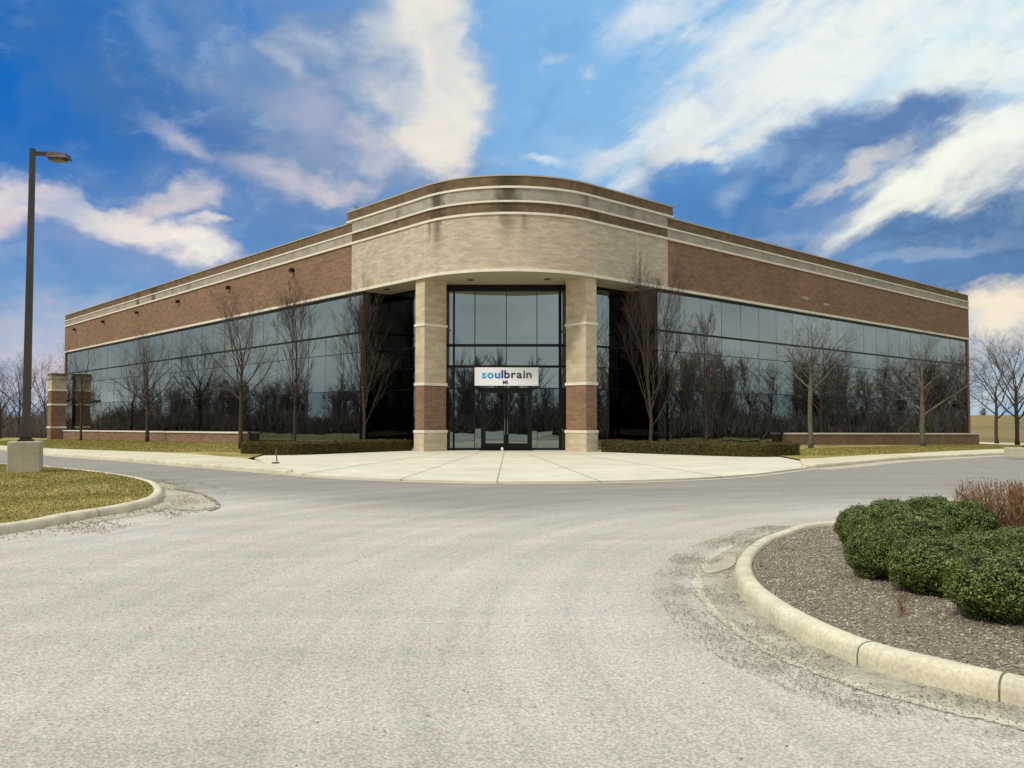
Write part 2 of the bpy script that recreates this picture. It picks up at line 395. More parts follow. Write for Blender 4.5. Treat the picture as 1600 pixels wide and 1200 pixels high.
def asphalt():
    m, t, b = mat('worn asphalt', rough=.93, spec=.12)
    o = coords(t, 'Object'); s = N(t, 'ShaderNodeSeparateXYZ'); L(t, o, s.inputs[0])
    # worn grey lane running past the front of the building
    ax = M(t, 'ABSOLUTE', M(t, 'ADD', s.outputs[0], .0))
    kl = maprange(t, s.outputs[0], -4, 4, .62, .34)
    w1 = noise_tex(t, o, .12, 3, .5).outputs['Fac']
    vy = M(t, 'SUBTRACT', s.outputs[1], M(t, 'MULTIPLY', ax, kl))
    vy = M(t, 'ADD', vy, M(t, 'MULTIPLY_ADD', w1, 3.0, -1.5))
    lane = maprange(t, vy, 11.0, 15.5)
    mp = N(t, 'ShaderNodeMapping'); mp.inputs['Scale'].default_value = (.16, 1.5, 1); L(t, o, mp.inputs[0])
    st = noise_tex(t, mp.outputs[0], 1.0, 6, .68, .5).outputs['Fac']
    big = noise_tex(t, o, .22, 4, .55).outputs['Fac']
    base = mix(t, maprange(t, big, .35, .65), srgb(190, 184, 168), srgb(199, 193, 180))
    base = mix(t, M(t, 'MULTIPLY', lane, .92), base, srgb(151, 146, 136))
    base = mul(t, base, maprange(t, st, .3, .7, .90, 1.08, False))
    # turning tracks: arcs about the planted island
    cx = M(t, 'SUBTRACT', s.outputs[0], 8.0); cy = M(t, 'SUBTRACT', s.outputs[1], 6.0)
    rr = M(t, 'SQRT', M(t, 'ADD', M(t, 'MULTIPLY', cx, cx), M(t, 'MULTIPLY', M(t, 'MULTIPLY', cy, cy), .8)))
    cmb = N(t, 'ShaderNodeCombineXYZ'); L(t, rr, cmb.inputs[0]); L(t, M(t, 'MULTIPLY', M(t, 'ARCTAN2', cx, cy), .35), cmb.inputs[1])
    tr = noise_tex(t, cmb.outputs[0], 2.1, 6, .66, .2).outputs['Fac']
    base = mul(t, base, maprange(t, tr, .34, .66, .86, 1.07, False))
    # aggregate
    a1 = noise_tex(t, o, 60, 3, .7).outputs['Fac']; a2 = noise_tex(t, o, 21, 3, .7).outputs['Fac']
    vo = N(t, 'ShaderNodeTexVoronoi'); L(t, o, vo.inputs['Vector']); vo.inputs['Scale'].default_value = 58
    base = mul(t, base, maprange(t, a1, .3, .7, .80, 1.16, False))
    base = mul(t, base, maprange(t, a2, .3, .7, .88, 1.10, False))
    base = mul(t, base, maprange(t, vo.outputs['Distance'], .2, .75, 1.08, .72, False))
    dk = maprange(t, noise_tex(t, o, 33, 2, .5).outputs['Fac'], .63, .72, 0, .55)
    base = mix(t, dk, base, srgb(112, 104, 88))
    L(t, base, b.inputs['Base Color'])
    bump(t, b, M(t, 'ADD', M(t, 'MULTIPLY', vo.outputs['Distance'], -.7), a1), .55, .008)
    return m
m_asph = asphalt()

def grass_mat(name, cols, sc=.5):
    m, t, b = mat(name, rough=.95, spec=.1)
    o = coords(t, 'Object')
    n1 = noise_tex(t, o, sc, 6, .62).outputs['Fac']; n2 = noise_tex(t, o, 9, 5, .7).outputs['Fac']; n3 = noise_tex(t, o, 60, 3, .7).outputs['Fac']
    c = ramp(t, n1, [(.34, cols[0]), (.48, cols[1]), (.64, cols[2])])
    c = mul(t, c, maprange(t, n2, .3, .7, .72, 1.25, False)); c = mul(t, c, maprange(t, n3, .3, .7, .75, 1.22, False))
    L(t, c, b.inputs['Base Color']); bump(t, b, M(t, 'ADD', n3, n2), .8, .03)
    return m
GCOL = [srgb(116, 112, 58), srgb(146, 134, 74), srgb(184, 166, 112)]
m_grass = grass_mat('winter grass', GCOL)
m_field = grass_mat('far dry grass', [srgb(108, 102, 62), srgb(126, 114, 74), srgb(136, 120, 82)], .05)
def leafy(name, cols, sc=3.0, rough=.6, spec=.3):
    m, t, b = mat(name, rough=rough, spec=spec)
    o = coords(t, 'Object'); gi = N(t, 'ShaderNodeNewGeometry')
    n1 = noise_tex(t, o, sc, 3, .6).outputs['Fac']
    v = M(t, 'ADD', M(t, 'MULTIPLY', gi.outputs['Random Per Island'], .55), M(t, 'MULTIPLY', n1, .45))
    c = ramp(t, v, [(.12 + .76 * i / (len(cols) - 1), cc) for i, cc in enumerate(cols)])
    L(t, c, b.inputs['Base Color'])
    return m
m_blade = leafy('grass blades', [srgb(100, 104, 46), srgb(136, 130, 66), srgb(184, 168, 112)], .6, .8, .1)
m_box = leafy('boxwood leaves', [srgb(22, 36, 14), srgb(50, 68, 20), srgb(80, 98, 30), srgb(116, 128, 48), srgb(160, 170, 110)], 3.5, .45, .45)
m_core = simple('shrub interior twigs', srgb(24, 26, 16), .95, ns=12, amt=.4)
m_hedge = leafy('hedge leaves', [srgb(52, 38, 22), srgb(76, 60, 30), srgb(88, 82, 36), srgb(112, 106, 50)], 1.6, .7, .2)
m_red = leafy('russet twigs', [srgb(82, 58, 44), srgb(124, 90, 68), srgb(156, 122, 92), srgb(120, 108, 68)], 2.0, .8, .1)
m_mulch_chip = leafy('bark chips', [srgb(72, 62, 50), srgb(130, 117, 100), srgb(168, 154, 134), srgb(216, 206, 188)], 4, .9, .1)
m_mulch = simple('bark mulch', srgb(120, 110, 95), .95, ns=38, amt=.45, bs=.9, detail=6)
m_gravel = leafy('loose grit', [srgb(88, 80, 64), srgb(128, 118, 96), srgb(176, 166, 142)], 4, .95, .1)
m_bark = simple('grey bark', srgb(104, 95, 80), .9, ns=6, amt=.3, bs=.5)
m_barkd = simple('dark bark', srgb(68, 58, 49), .9, ns=6, amt=.3, bs=.5)
m_twig = simple('grey twigs', srgb(86, 78, 70), .9, ns=1.2, amt=.25)
m_twigr = simple('reddish twigs', srgb(70, 58, 51), .9, ns=1.2, amt=.25)
m_spruce = leafy('spruce needles', [srgb(14, 22, 14), srgb(28, 40, 24), srgb(40, 54, 34)], .4, .8, .1)

# ================================================================== ground sheets
def sheet(name, pts, off, mt, depth=0.0, holes=None, parent=None):
    """flat polygon that follows the ground fall, with optional skirt"""
    bm = bmesh.new()
    vs = [bm.verts.new((p[0], p[1], 0)) for p in pts]
    f = bm.faces.new(vs)
    if f.normal.z < 0: f.normal_flip()
    bm.normal_update()
    if bm.faces[:][0].normal.z < 0: bmesh.ops.reverse_faces(bm, faces=bm.faces[:])
    if depth:
        r = bmesh.ops.extrude_edge_only(bm, edges=bm.edges[:])
        skirt = [v for v in r['geom'] if isinstance(v, bmesh.types.BMVert)]
        for v in skirt: v.co.z = -depth
    for x in [-60, -14, 14, 60]:
        bmesh.ops.bisect_plane(bm, geom=bm.verts[:] + bm.edges[:] + bm.faces[:], plane_co=(x, 0, 0), plane_no=(1, 0, 0))
    bmesh.ops.triangulate(bm, faces=[f for f in bm.faces if len(f.verts) > 4])
    for v in bm.verts: v.co.z += g(v.co.x) + off
    bmesh.ops.recalc_face_normals(bm, faces=bm.faces[:])
    up = [f for f in bm.faces if abs(f.normal.z) > .9]
    if up and sum(f.normal.z * f.calc_area() for f in up) < 0: bmesh.ops.reverse_faces(bm, faces=bm.faces[:])
    me = bpy.data.meshes.new(name); bm.to_mesh(me); bm.free(); me.materials.append(mt)
    o = link(bpy.data.objects.new(name, me))
    if parent: o.parent = parent
    else: tag(o, kind='structure')
    return o
def smooth_line(pts, n=6):
    """Catmull-Rom through 2-D points"""
    P = [Vector((p[0], p[1])) for p in pts]; out = []
    for i in range(len(P) - 1):
        a, b, c, d = P[max(i - 1, 0)], P[i], P[i + 1], P[min(i + 2, len(P) - 1)]
        for k in range(n):
            t = k / n
            out.append(.5 * ((2 * b) + (c - a) * t + (2 * a - 5 * b + 4 * c - d) * t * t + (3 * b - a - 3 * c + d) * t ** 3))
    out.append(P[-1]); return out
def offset_line(P, d):
    out = []
    for i, p in enumerate(P):
        t = (P[min(i + 1, len(P) - 1)] - P[max(i - 1, 0)])
        if t.length < 1e-9: t = Vector((1, 0))
        t.normalize(); out.append(p + Vector((-t.y, t.x)) * d)
    return out
def kerb(name, P, width, h, mt, side=1, base=-.1, joint=3.0, jit=.004):
    """rounded kerb swept along P (P = foot of the face); side=+1: body lies left of the direction"""
    prof = [(0, base), (0, h * .45), (.012, h * .78), (.04, h * .95), (.075, h), (width - .03, h), (width, h - .02), (width, base)]
    mb = MB(); acc = 0; rings = []; lines = [offset_line(P, side * q[0]) for q in prof]
    n = len(prof)
    for i in range(len(P)):
        if i: acc += (P[i] - P[i - 1]).length
        jz = jit * math.sin(acc * 1.3) + jit * .7 * math.sin(acc * 3.7 + 1)
        cut = 0
        rings.append([(lines[k][i].x, lines[k][i].y, g(lines[k][i].x) + prof[k][1] + (jz if 0 < k < n - 1 else 0)) for k in range(n)])
    vs = [q for r in rings for q in r]; fs = []
    for i in range(len(P) - 1):
        for k in range(n - 1): fs.append((i * n + k, i * n + k + 1, (i + 1) * n + k + 1, (i + 1) * n + k))
    fs += [tuple(range(n)), tuple((len(P) - 1) * n + k for k in range(n - 1, -1, -1))]
    mb.raw(vs, fs)
    o = mb.build(name, mt, smooth=True); 
    bm = bmesh.new(); bm.from_mesh(o.data); bmesh.ops.recalc_face_normals(bm, faces=bm.faces[:]); bm.to_mesh(o.data); bm.free()
    tag(o, kind='structure'); return o
def joints(name, P, width, h, step, start, mt, side=1):
    """open joints across a kerb: thin dark gaps with a slightly proud sealant"""
    mb = MB(); acc = 0; nxt = start
    for i in range(1, len(P)):
        acc += (P[i] - P[i - 1]).length
        if acc >= nxt:
            nxt += step; t = (P[i] - P[i - 1]).normalized(); nrm = Vector((-t.y, t.x)) * side
            a = P[i] - nrm * .003; z = g(a.x)
            prof = [(-.004, -.02), (-.004, h * .45), (.008, h * .80), (.038, h * .97), (.075, h + .004), (width, h + .004)]
            for k in range(len(prof) - 1):
                p0 = P[i] + nrm * prof[k][0]; p1 = P[i] + nrm * prof[k + 1][0]
                w = t * .0045
                mb.face([(p0.x - w.x, p0.y - w.y, z + prof[k][1]), (p0.x + w.x, p0.y + w.y, z + prof[k][1]), (p1.x + w.x, p1.y + w.y, z + prof[k + 1][1]), (p1.x - w.x, p1.y - w.y, z + prof[k + 1][1])])
    if mb.f: tag(mb.build(name, mt), kind='structure')

# base land: one big sheet to the horizon
sheet('ground', [(-1800, -1500), (1800, -1500), (1800, 2200), (-1800, 2200)], -.06, m_field)
sheet('road', [(-50, -30), (50, -30), (50, 52), (-50, 52)], 0.0, m_asph)
# rising field to the right beyond the building
def berm():
    mb = MB(); nx, ny = 24, 14; x0, x1, y0, y1 = 40, 330, 100, 330
    vs = []
    for j in range(ny + 1):
        for i in range(nx + 1):
            x = x0 + (x1 - x0) * i / nx; y = y0 + (y1 - y0) * j / ny
            s = max(0, min(1, (y - 104) / 60.0)); s = s * s * (3 - 2 * s); q = max(0, min(1, (x - 46) / 22.0))
            vs.append((x, y, g(x) - .3 + 3.9 * s * q + .3 * noise.noise(Vector((x * .02, y * .02, 0)))))
    fs = [(j * (nx + 1) + i, j * (nx + 1) + i + 1, (j + 1) * (nx + 1) + i + 1, (j + 1) * (nx + 1) + i) for j in range(ny) for i in range(nx)]
    mb.raw(vs, fs); tag(mb.build('hill', m_field, smooth=True), kind='structure')
berm()

# ---- left island
li_front = [G(-260, 882), G(-120, 858), G(0, 836), G(60, 826), G(130, 812), G(200, 800), G(238, 790), G(252, 780), G(252, 769), G(236, 759), G(200, 750), G(150, 743), G(90, 736), G(40, 732.5), G(0, 730), G(-120, 724), G(-300, 719)]
li = smooth_line(li_front, 6)
kerb('kerb_left_island', li, .17, .13, m_kerb, side=1)
joints('kerb_joints_left', li, .17, .13, 3.1, 1.2, m_black)
inner = offset_line(li, .165)
lawn_l = sheet('lawn_left_island', [(p.x, p.y) for p in inner] + [(-34, 30), (-34, 9)], .118, m_grass)
gut = offset_line(li, -.42)
sheet('gutter_left_island', [(p.x, p.y) for p in li[18:66]] + [(p.x, p.y) for p in reversed(gut[18:66])], .004, m_gutter)
# ---- broken concrete apron at the island tip
tip = smooth_line([G(256, 766), G(292, 770), G(322, 780), G(338, 790), G(318, 797), G(282, 797), G(256, 790)], 5)
sheet('gutter_patch', [(p.x, p.y) for p in tip], .008, m_gutter)
crk = smooth_line([G(262, 764), G(300, 768), G(330, 778), G(345, 791), G(330, 799)], 6)
cro = [p + Vector((noise.noise(Vector((p.x * 5, p.y * 5, 1))), noise.noise(Vector((p.x * 5, p.y * 5, 5))))) * .12 for p in offset_line(crk, -.06)]
m_crack = simple('dark crack filler', srgb(136, 124, 104), .95, ns=8, amt=.3)
sheet('road_crack', [(p.x, p.y) for p in crk] + [(p.x, p.y) for p in reversed(cro)], .013, m_crack)

# ---- right planted island
ri_pts = [(13.5, 14.4), (9.5, 13.2), (6.6, 12.3), G(1290, 829), G(1215, 846), G(1170, 868), G(1150, 893), G(1152, 920), G(1175, 950), G(1230, 989), G(1340, 1040), G(1480, 1079), G(1600, 1106), G(1800, 1150), G(2300, 1230)]
ri = smooth_line(ri_pts, 7)
kerb('kerb_right_island', ri, .155, .135, m_kerb, side=1)
acc_full = offset_line(ri, .15)
m_gap = simple('dirt filled gap', srgb(112, 104, 84), .95, ns=20, amt=.4)
sheet('mulch_bed', [(p.x, p.y) for p in acc_full] + [(13, 3.0), (14, 8)], .085, m_mulch)
gi_line = [p + Vector((noise.noise(Vector((p.x * 3, p.y * 3, 1))), noise.noise(Vector((p.x * 3, p.y * 3, 5))))) * .06 for p in offset_line(ri, -.44)]
def wob(P, off, amp, f=3.0, sd=1):
    return [p + Vector((noise.noise(Vector((p.x * f, p.y * f, sd))), noise.noise(Vector((p.x * f, p.y * f, sd + 4))))) * amp for p in offset_line(P, off)]
m_pan = concrete('dirty gutter pan', srgb(166, 160, 142), .26, 3.2, .25, srgb(104, 96, 76))
fine = smooth_line([(p.x, p.y) for p in ri[18:]], 4)
def ragged(name, c, lo, hi, sc, gain=1.0, top=1.0):
    """worn material: UV v runs 0..1 across the strip, edges eaten away by noise"""
    m = concrete(name, c, .2, 3.0, .22, srgb(112, 104, 84)); t = m.node_tree; b = t.nodes['Principled BSDF']
    uv = coords(t, 'UV'); su = N(t, 'ShaderNodeSeparateXYZ'); L(t, uv, su.inputs[0])
    v = su.outputs[1]; edge = M(t, 'MULTIPLY', M(t, 'MULTIPLY', v, M(t, 'SUBTRACT', 1.0, v)), 4.0)
    o = coords(t, 'Object'); n = noise_tex(t, o, sc, 7, .7).outputs['Fac']; n2 = noise_tex(t, o, sc * 6, 4, .7).outputs['Fac']
    q = M(t, 'ADD', M(t, 'MULTIPLY', edge, gain), M(t, 'ADD', M(t, 'MULTIPLY_ADD', n, 2.4, -1.2), M(t, 'MULTIPLY_ADD', n2, 1.2, -.6)))
    L(t, maprange(t, q, lo, hi, 0.0, top), b.inputs['Alpha']); return m
def strip_sheet(name, A, B, off, mt):
    mb = MB(); u = 0; nn = 6
    for i in range(len(A) - 1):
        l = (A[i + 1] - A[i]).length
        for k in range(nn):
            f0, f1 = k / nn, (k + 1) / nn
            q = [A[i].lerp(B[i], f0), A[i + 1].lerp(B[i + 1], f0), A[i + 1].lerp(B[i + 1], f1), A[i].lerp(B[i], f1)]
            mb.face([(p.x, p.y, off + g(p.x)) for p in q], [(u, f0), (u + l, f0), (u + l, f1), (u, f1)])
        u += l
    o = mb.build(name, mt); tag(o, kind='structure'); return o
m_dirt = ragged('road edge dirt', srgb(128, 119, 98), .7, 1.9, 7.0, 1.0, .5)
m_lip = ragged('worn gutter lip', srgb(194, 187, 165), .35, .9, 5.0, 1.1, .9)
pan = wob(fine, -.34, .03, 2.5)
sheet('gutter_right_island', [(p.x, p.y) for p in fine] + [(p.x, p.y) for p in reversed(pan)], .004, m_pan)
strip_sheet('gutter_lip', wob(fine, -.27, .03, 2.5), wob(fine, -.40, .04, 2.5, 1), .0075, m_lip)
strip_sheet('road_edge_dirt', wob(fine, -.36, .03, 4, 3), wob(fine, -.72, .10, 2.2, 7), .010, m_dirt)
strip_sheet('gutter_dirt', wob(fine, .0, .0, 4, 3), wob(fine, -.16, .05, 2.2, 7), .0085, m_dirt)
ch = smooth_line([G(1098, 893), G(1108, 885), G(1124, 879), G(1146, 870), G(1150, 880), G(1138, 890), G(1112, 897), G(1100, 896)], 2)
sheet('gutter_chunk', [(p.x, p.y) for p in ch], .014, m_gutter, depth=.01)
# one open joint in the kerb (photo: 1340,1000)
for ju, jv in ((1163, 872), (1560, 1097)):
    j2 = min(range(len(ri)), key=lambda i: (ri[i] - G(ju, jv)).length)
    joints('kerb_joints_right', ri[j2 - 1:j2 + 1], .155, .135, 50, 0.0, m_gap)
jt = min(range(len(ri)), key=lambda i: (ri[i] - G(1335, 1037)).length)
joints('kerb_joints_right', ri[jt - 1:jt + 1], .155, .135, 50, 0.0, m_gap)

fl = smooth_line([(p.x, p.y) for p in li[10:62]], 2)
strip_sheet('left_edge_dirt', wob(fl, -.02, .0, 4, 3), wob(fl, -.9, .3, .8, 7), .0145, m_dirt)
# ---- far side: plaza, sidewalks, lawns
edge = [G(-420, 684), G(-200, 692), G(0, 703), G(60, 710), G(150, 717), G(250, 725), G(330, 731.5), G(400, 737), G(450, 741.5), G(520, 747), G(600, 751), G(700, 754), G(780, 755.5), G(900, 755), G(1000, 753), G(1100, 749), G(1180, 743), G(1262, 733), G(1375, 722), G(1490, 714.5), G(1600, 709.5), G(1800, 702), G(2100, 694)]
el_ = smooth_line(edge, 6)
iA = 8 * 6; iB = 17 * 6
west, apron, east = el_[:iA + 1], el_[iA:iB + 1], el_[iB:]
sheet('plaza', [(p.x, p.y) for p in apron] + [(11.6, 34.5), (11.5, 42), (0, 46), (-11.5, 43), (-11.6, 36.5)], .05, m_plaza, depth=.1)
kerb('kerb_west', west, .16, .125, m_kerb, side=1)
kerb('kerb_east', east, .16, .125, m_kerb, side=1)
gw = offset_line(west, -.35); ge = offset_line(east, -.75); ga = offset_line(apron, -.30)
sheet('gutter_west', [(p.x, p.y) for p in west] + [(p.x, p.y) for p in reversed(gw)], .005, m_gutter)
sheet('gutter_east', [(p.x, p.y) for p in east] + [(p.x, p.y) for p in reversed(ge)], .005, m_gutter)
sheet('gutter_front', [(p.x, p.y) for p in apron] + [(p.x, p.y) for p in reversed(ga)], .006, m_gutter)
wi = offset_line(west, .155)
wl = smooth_line([G(385, 716, .12), G(320, 710.5, .12), G(259, 707, .12), G(160, 703.5, .12), G(66, 700, .12), G(0, 696, .12), G(-300, 683, .12)], 4)
sheet('sidewalk_west', [(p.x, p.y) for p in wi] + [(p.x, p.y) for p in wl], .118, m_walk, depth=.1)
ei = offset_line(east, .155)
el2 = smooth_line([G(2100, 688.5, .12), G(1800, 695, .12), G(1600, 700.5, .12), G(1500, 704, .12), G(1400, 709, .12), G(1300, 714.5, .12), G(1250, 717, .12)], 4)
sheet('sidewalk_east', [(p.x, p.y) for p in ei] + [(p.x, p.y) for p in el2], .118, m_walk, depth=.1)
# facade frame of reference
C0 = Vector((-.42, 34.03)); LD = Vector((-.6717, .7408)).normalized(); RD = Vector((LD.y, -LD.x))
sheet('lawn_west', [(p.x, p.y) for p in wl] + [(-75, 66), (-80, 130), (-46, 84), (-10, 44), (-10.5, 37.5)], .10, m_grass)
sheet('lawn_east', [(p.x, p.y) for p in el2] + [(10.6, 36), (10, 42), (38, 70), (66, 72), (70, 50)], .10, m_grass)
sheet('car_park', [(30, 77), (120, 84), (120, 96), (30, 88)], .02, m_plaza)
# joints in the plaza: sawn lines
m_joint = simple('sawn joint', srgb(146, 134, 108), .95, ns=4, amt=.2)
def sawn(u0, v0, u1, v1, w=.028):
    a, b = G(u0, v0, .05), G(u1, v1, .05); t = (b - a).normalized(); n = Vector((-t.y, t.x)) * w / 2
    return [(a.x - n.x, a.y - n.y), (b.x - n.x, b.y - n.y), (b.x + n.x, b.y + n.y), (a.x + n.x, a.y + n.y)]
mb = MB()
for q in [(788, 706, 776, 754), (818, 706, 938, 752), (752, 706, 622, 750), (700, 707, 470, 741), (890, 708, 1130, 745), (560, 724.5, 1010, 725.2)]:
    mb.face([(x, y, .0535 + g(x)) for x, y in sawn(*q)])
tag(mb.build('plaza_joints', m_joint), kind='structure')

# ================================================================== building
bld = empty('office_building', (C0.x, C0.y, 0))
tag(bld, 'two-storey brown brick and mirrored glass office building with a curved stone corner entrance', 'building')
BO = Vector((-C0.x, -C0.y, 0))     # children are modelled in world space, shifted to the empty
def part(mb, name, mt, **kw):
    return mb.build(name, mt, parent=bld, loc=BO, **kw)
RAD = 5.2
TL, TR = 63.4, 50.2           # ends of the wings
SL, SR = 11.42, 10.90         # ends of the stone corner
cc = C0 + (LD + RD) * RAD
def arc_pts(n=28):
    out = []
    a0 = math.atan2(-RD.y, -RD.x); a1 = math.atan2(-LD.y, -LD.x)
    if a1 < a0: a1 += 2 * math.pi
    for i in range(n + 1):
        a = a0 + (a1 - a0) * i / n; out.append((cc + Vector((math.cos(a), math.sin(a))) * RAD, Vector((math.cos(a), math.sin(a)))))
    return out
def fpath(l0, l1, r0, r1, curve=True):
    """outline points (pos, outward normal, u) left to right; u = 0 at the nose"""
    pts = []
    if l1 is not None:
        pts.append((C0 + LD * l1, -RD)); pts.append((C0 + LD * max(l0, RAD if curve else l0), -RD))
    if curve: 
        a = arc_pts(); pts += a[1:] if l0 <= RAD else a
    if r1 is not None:
        if curve: pts.append((C0 + RD * r1, -LD))
        else: pts.append((C0 + RD * r0, -LD)); pts.append((C0 + RD * r1, -LD))
    res = []; acc = 0
    for i, (p, n) in enumerate(pts):
        if i: acc += (p - pts[i - 1][0]).length
        res.append([p, n, acc])
    return res
def strip(pts, z0, z1, out=0.0, thick=.3, u0=0.0, mb=None):
    mb = mb or MB()
    for i in range(len(pts) - 1):
        (p, n, u), (q, m, w) = pts[i], pts[i + 1]; u += u0; w += u0
        a, b = p + n * out, q + m * out; c, d = p + n * (out - thick), q + m * (out - thick)
        mb.face([(a.x, a.y, z0), (b.x, b.y, z0), (b.x, b.y, z1), (a.x, a.y, z1)], [(u, z0), (w, z0), (w, z1), (u, z1)])
        mb.face([(a.x, a.y, z1), (b.x, b.y, z1), (d.x, d.y, z1), (c.x, c.y, z1)], [(u, 0), (w, 0), (w, thick), (u, thick)])
        mb.face([(c.x, c.y, z0), (d.x, d.y, z0), (b.x, b.y, z0), (a.x, a.y, z0)], [(u, 0), (w, 0), (w, thick), (u, thick)])
        mb.face([(d.x, d.y, z0), (c.x, c.y, z0), (c.x, c.y, z1), (d.x, d.y, z1)], [(u, z0), (w, z0), (w, z1), (u, z1)])
    for (p, n, u), fl in ((pts[0], 0), (pts[-1], 1)):
        a, c = p + n * out, p + n * (out - thick)
        q = [(c.x, c.y, z0), (a.x, a.y, z0), (a.x, a.y, z1), (c.x, c.y, z1)]
        uv = [(0, z0), (thick, z0), (thick, z1), (0, z1)]
        mb.face(q if not fl else q[::-1], uv if not fl else uv[::-1])
    return mb
tower = fpath(0, SL, 0, SR)
half = (tower[-1][2]) / 2
tower_top = fpath(0, SL + .45, 0, SR + .45); 
def straight(t0, t1, left):
    d, n = (LD, -RD) if left else (RD, -LD)
    a, b = C0 + d * t0, C0 + d * t1
    return [[b, n, -t1], [a, n, -t0]] if left else [[a, n, t0], [b, n, t1]]
wingL, wingR = straight(SL, TL, True), straight(SR, TR, False)
part(strip(tower, 7.99, 10.34, .03, .35, -half), 'stone_fascia', m_stone)
part(strip(tower, 10.44, 10.88, .0, .3, -half), 'parapet_band', m_band)
part(strip(tower, 10.96, 11.49, .03, .35, -half), 'parapet_stone', m_greystone)
part(strip(tower_top, 11.58, 12.02, .03, .4, -half - .45), 'parapet_band', m_band)
for z0, z1, o in ((7.86, 7.99, .09), (10.34, 10.44, .09), (10.88, 10.96, .07), (11.49, 11.58, .09)):
    part(strip(tower if z0 < 11 else tower_top, z0, z1, o, .4), 'trim_course', m_trim)
part(strip(tower_top, 12.02, 12.08, .06, .5), 'coping', simple('metal coping', srgb(176, 166, 146), .5, amt=.05))
for w in (wingL, wingR):
    part(strip(w, 7.99, 10.34, 0, .35), 'brick_wall', m_brick)
    part(strip(w, 10.44, 10.88, .02, .35, 40), 'parapet_stone', m_greystone)
    part(strip(w, 10.96, 11.43, .0, .35, 40), 'parapet_band', m_band)
    for z0, z1, o in ((7.86, 7.99, .085), (10.34, 10.44, .085), (10.88, 10.96, .065)):
        part(strip(w, z0, z1, o, .4), 'trim_course', m_trim)
    part(strip(w, 11.43, 11.49, .05, .5), 'coping', bpy.data.materials['metal coping'])
# end walls and back so the volume is closed
far = C0 + LD * TL; farR = C0 + RD * TR; back = C0 + LD * TL + RD * TR
for a, b in ((far + RD * 0.02, back), (back, farR + LD * 0.02)):
    t = (b - a); n = Vector((t.y, -t.x)).normalized()
    if n.dot(a - cc) < 0: n = -n
    pts = [[a, n, 0], [b, n, t.length]]
    if (b - a).cross(n) > 0: pts = [[b, n, 0], [a, n, t.length]]
    part(strip(pts, -1.5, 10.34, -.03, .3), 'end_wall', m_brick)
    part(strip(pts, 10.34, 11.49, -.03, .3), 'end_parapet', m_greystone)
mb = MB()
rp = [C0 + LD * (TL - .3) + RD * .3, C0 + LD * 11 + RD * .36] + [p - n * .36 for p, n in arc_pts(12)] + [C0 + RD * 11 + LD * .36, C0 + RD * (TR - .3) + LD * .3, back - LD * .3 - RD * .3]
mb.face([(p.x, p.y, 10.9) for p in rp]); part(mb, 'roof', m_roof)
# tower return walls above the wing parapets
for s, d, n, o in ((SL + .45, LD, -RD, RD), (SR + .45, RD, -LD, LD)):
    p = C0 + d * s; mbx = MB(); q = p + o * 4
    mbx.face([(p.x, p.y, 10.9), (q.x, q.y, 10.9), (q.x, q.y, 12.02), (p.x, p.y, 12.02)], [(0, 10.9), (4, 10.9), (4, 12), (0, 12)])
    part(mbx, 'parapet_return', m_band)
# control joints in the stone
for s, left in ((6.2, 1), (5.0, 1), (5.6, 0), (8.6, 0)):
    if left and s < RAD or (not left and s < RAD): pass
    d, n = (LD, -RD) if left else (RD, -LD)
    p = C0 + d * max(s, RAD) + n * .032; ax = d * .008; mbx = MB()
    a, b = (p + ax, p - ax) if left else (p - ax, p + ax)
    mbx.face([(a.x, a.y, 7.99), (b.x, b.y, 7.99), (b.x, b.y, 10.34), (a.x, a.y, 10.34)])
    part(mbx, 'control_joint', m_trim)
# edge quoin where stone meets brick
# wall lights high on the left wing
for k in range(6):
    t = 17.6 + 8.45 * k; p = C0 + LD * t - RD * .14; mbx = MB()
    ang = math.atan2(LD.y, LD.x); Mr = Matrix.Rotation(ang, 3, 'Z')
    mbx.box((p.x, p.y, 9.83), (.24, .20, .20), Mr); part(mbx, 'wall_light', m_black)

# ---- glazing
TA, TB = 10.52, 10.19; DEP = 1.65; BAY = 1.86; GZ0 = -.9
rows_w = [GZ0, 2.92, 4.85, 5.83, 7.84]
def pane(mb, a, b, n, z0, z1, jitter=.0055, mi=0):
    """one slightly tilted pane between plan points a, b"""
    j = [rng.uniform(-jitter, jitter) for _ in range(4)]
    P = [(a, z0, j[0]), (b, z0, j[1]), (b, z1, j[2]), (a, z1, j[0] + j[2] - j[1])]
    mb.face([(p.x + n.x * q, p.y + n.y * q, z) for p, z, q in P], mi=mi)
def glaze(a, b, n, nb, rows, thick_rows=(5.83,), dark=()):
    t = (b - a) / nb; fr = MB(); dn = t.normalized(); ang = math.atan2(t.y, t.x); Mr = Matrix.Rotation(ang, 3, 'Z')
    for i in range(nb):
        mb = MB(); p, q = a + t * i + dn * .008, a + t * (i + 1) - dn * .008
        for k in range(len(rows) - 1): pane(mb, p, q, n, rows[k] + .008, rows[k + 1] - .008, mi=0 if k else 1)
        part(mb, 'window', m_glass_shade if i in dark else [m_glass, m_glass_low])
    for z in rows[1:]:
        h = .09 if z in thick_rows else (.12 if z > 7 else .03); pr = .05 if z in thick_rows or z > 7 else .012
        c = (a + b) / 2 + n * (pr / 2); zz = z - (h / 2 if z > 7 else 0)
        fr.box((c.x, c.y, zz), ((b - a).length, pr + .03, h), Mr)
    for i in range(nb + 1):
        c = a + t * i - n * .012
        fr.box((c.x, c.y, (rows[0] + rows[-1]) / 2), (.022, .03, rows[-1] - rows[0]), Mr)
    part(fr, 'window_frame', m_frame)
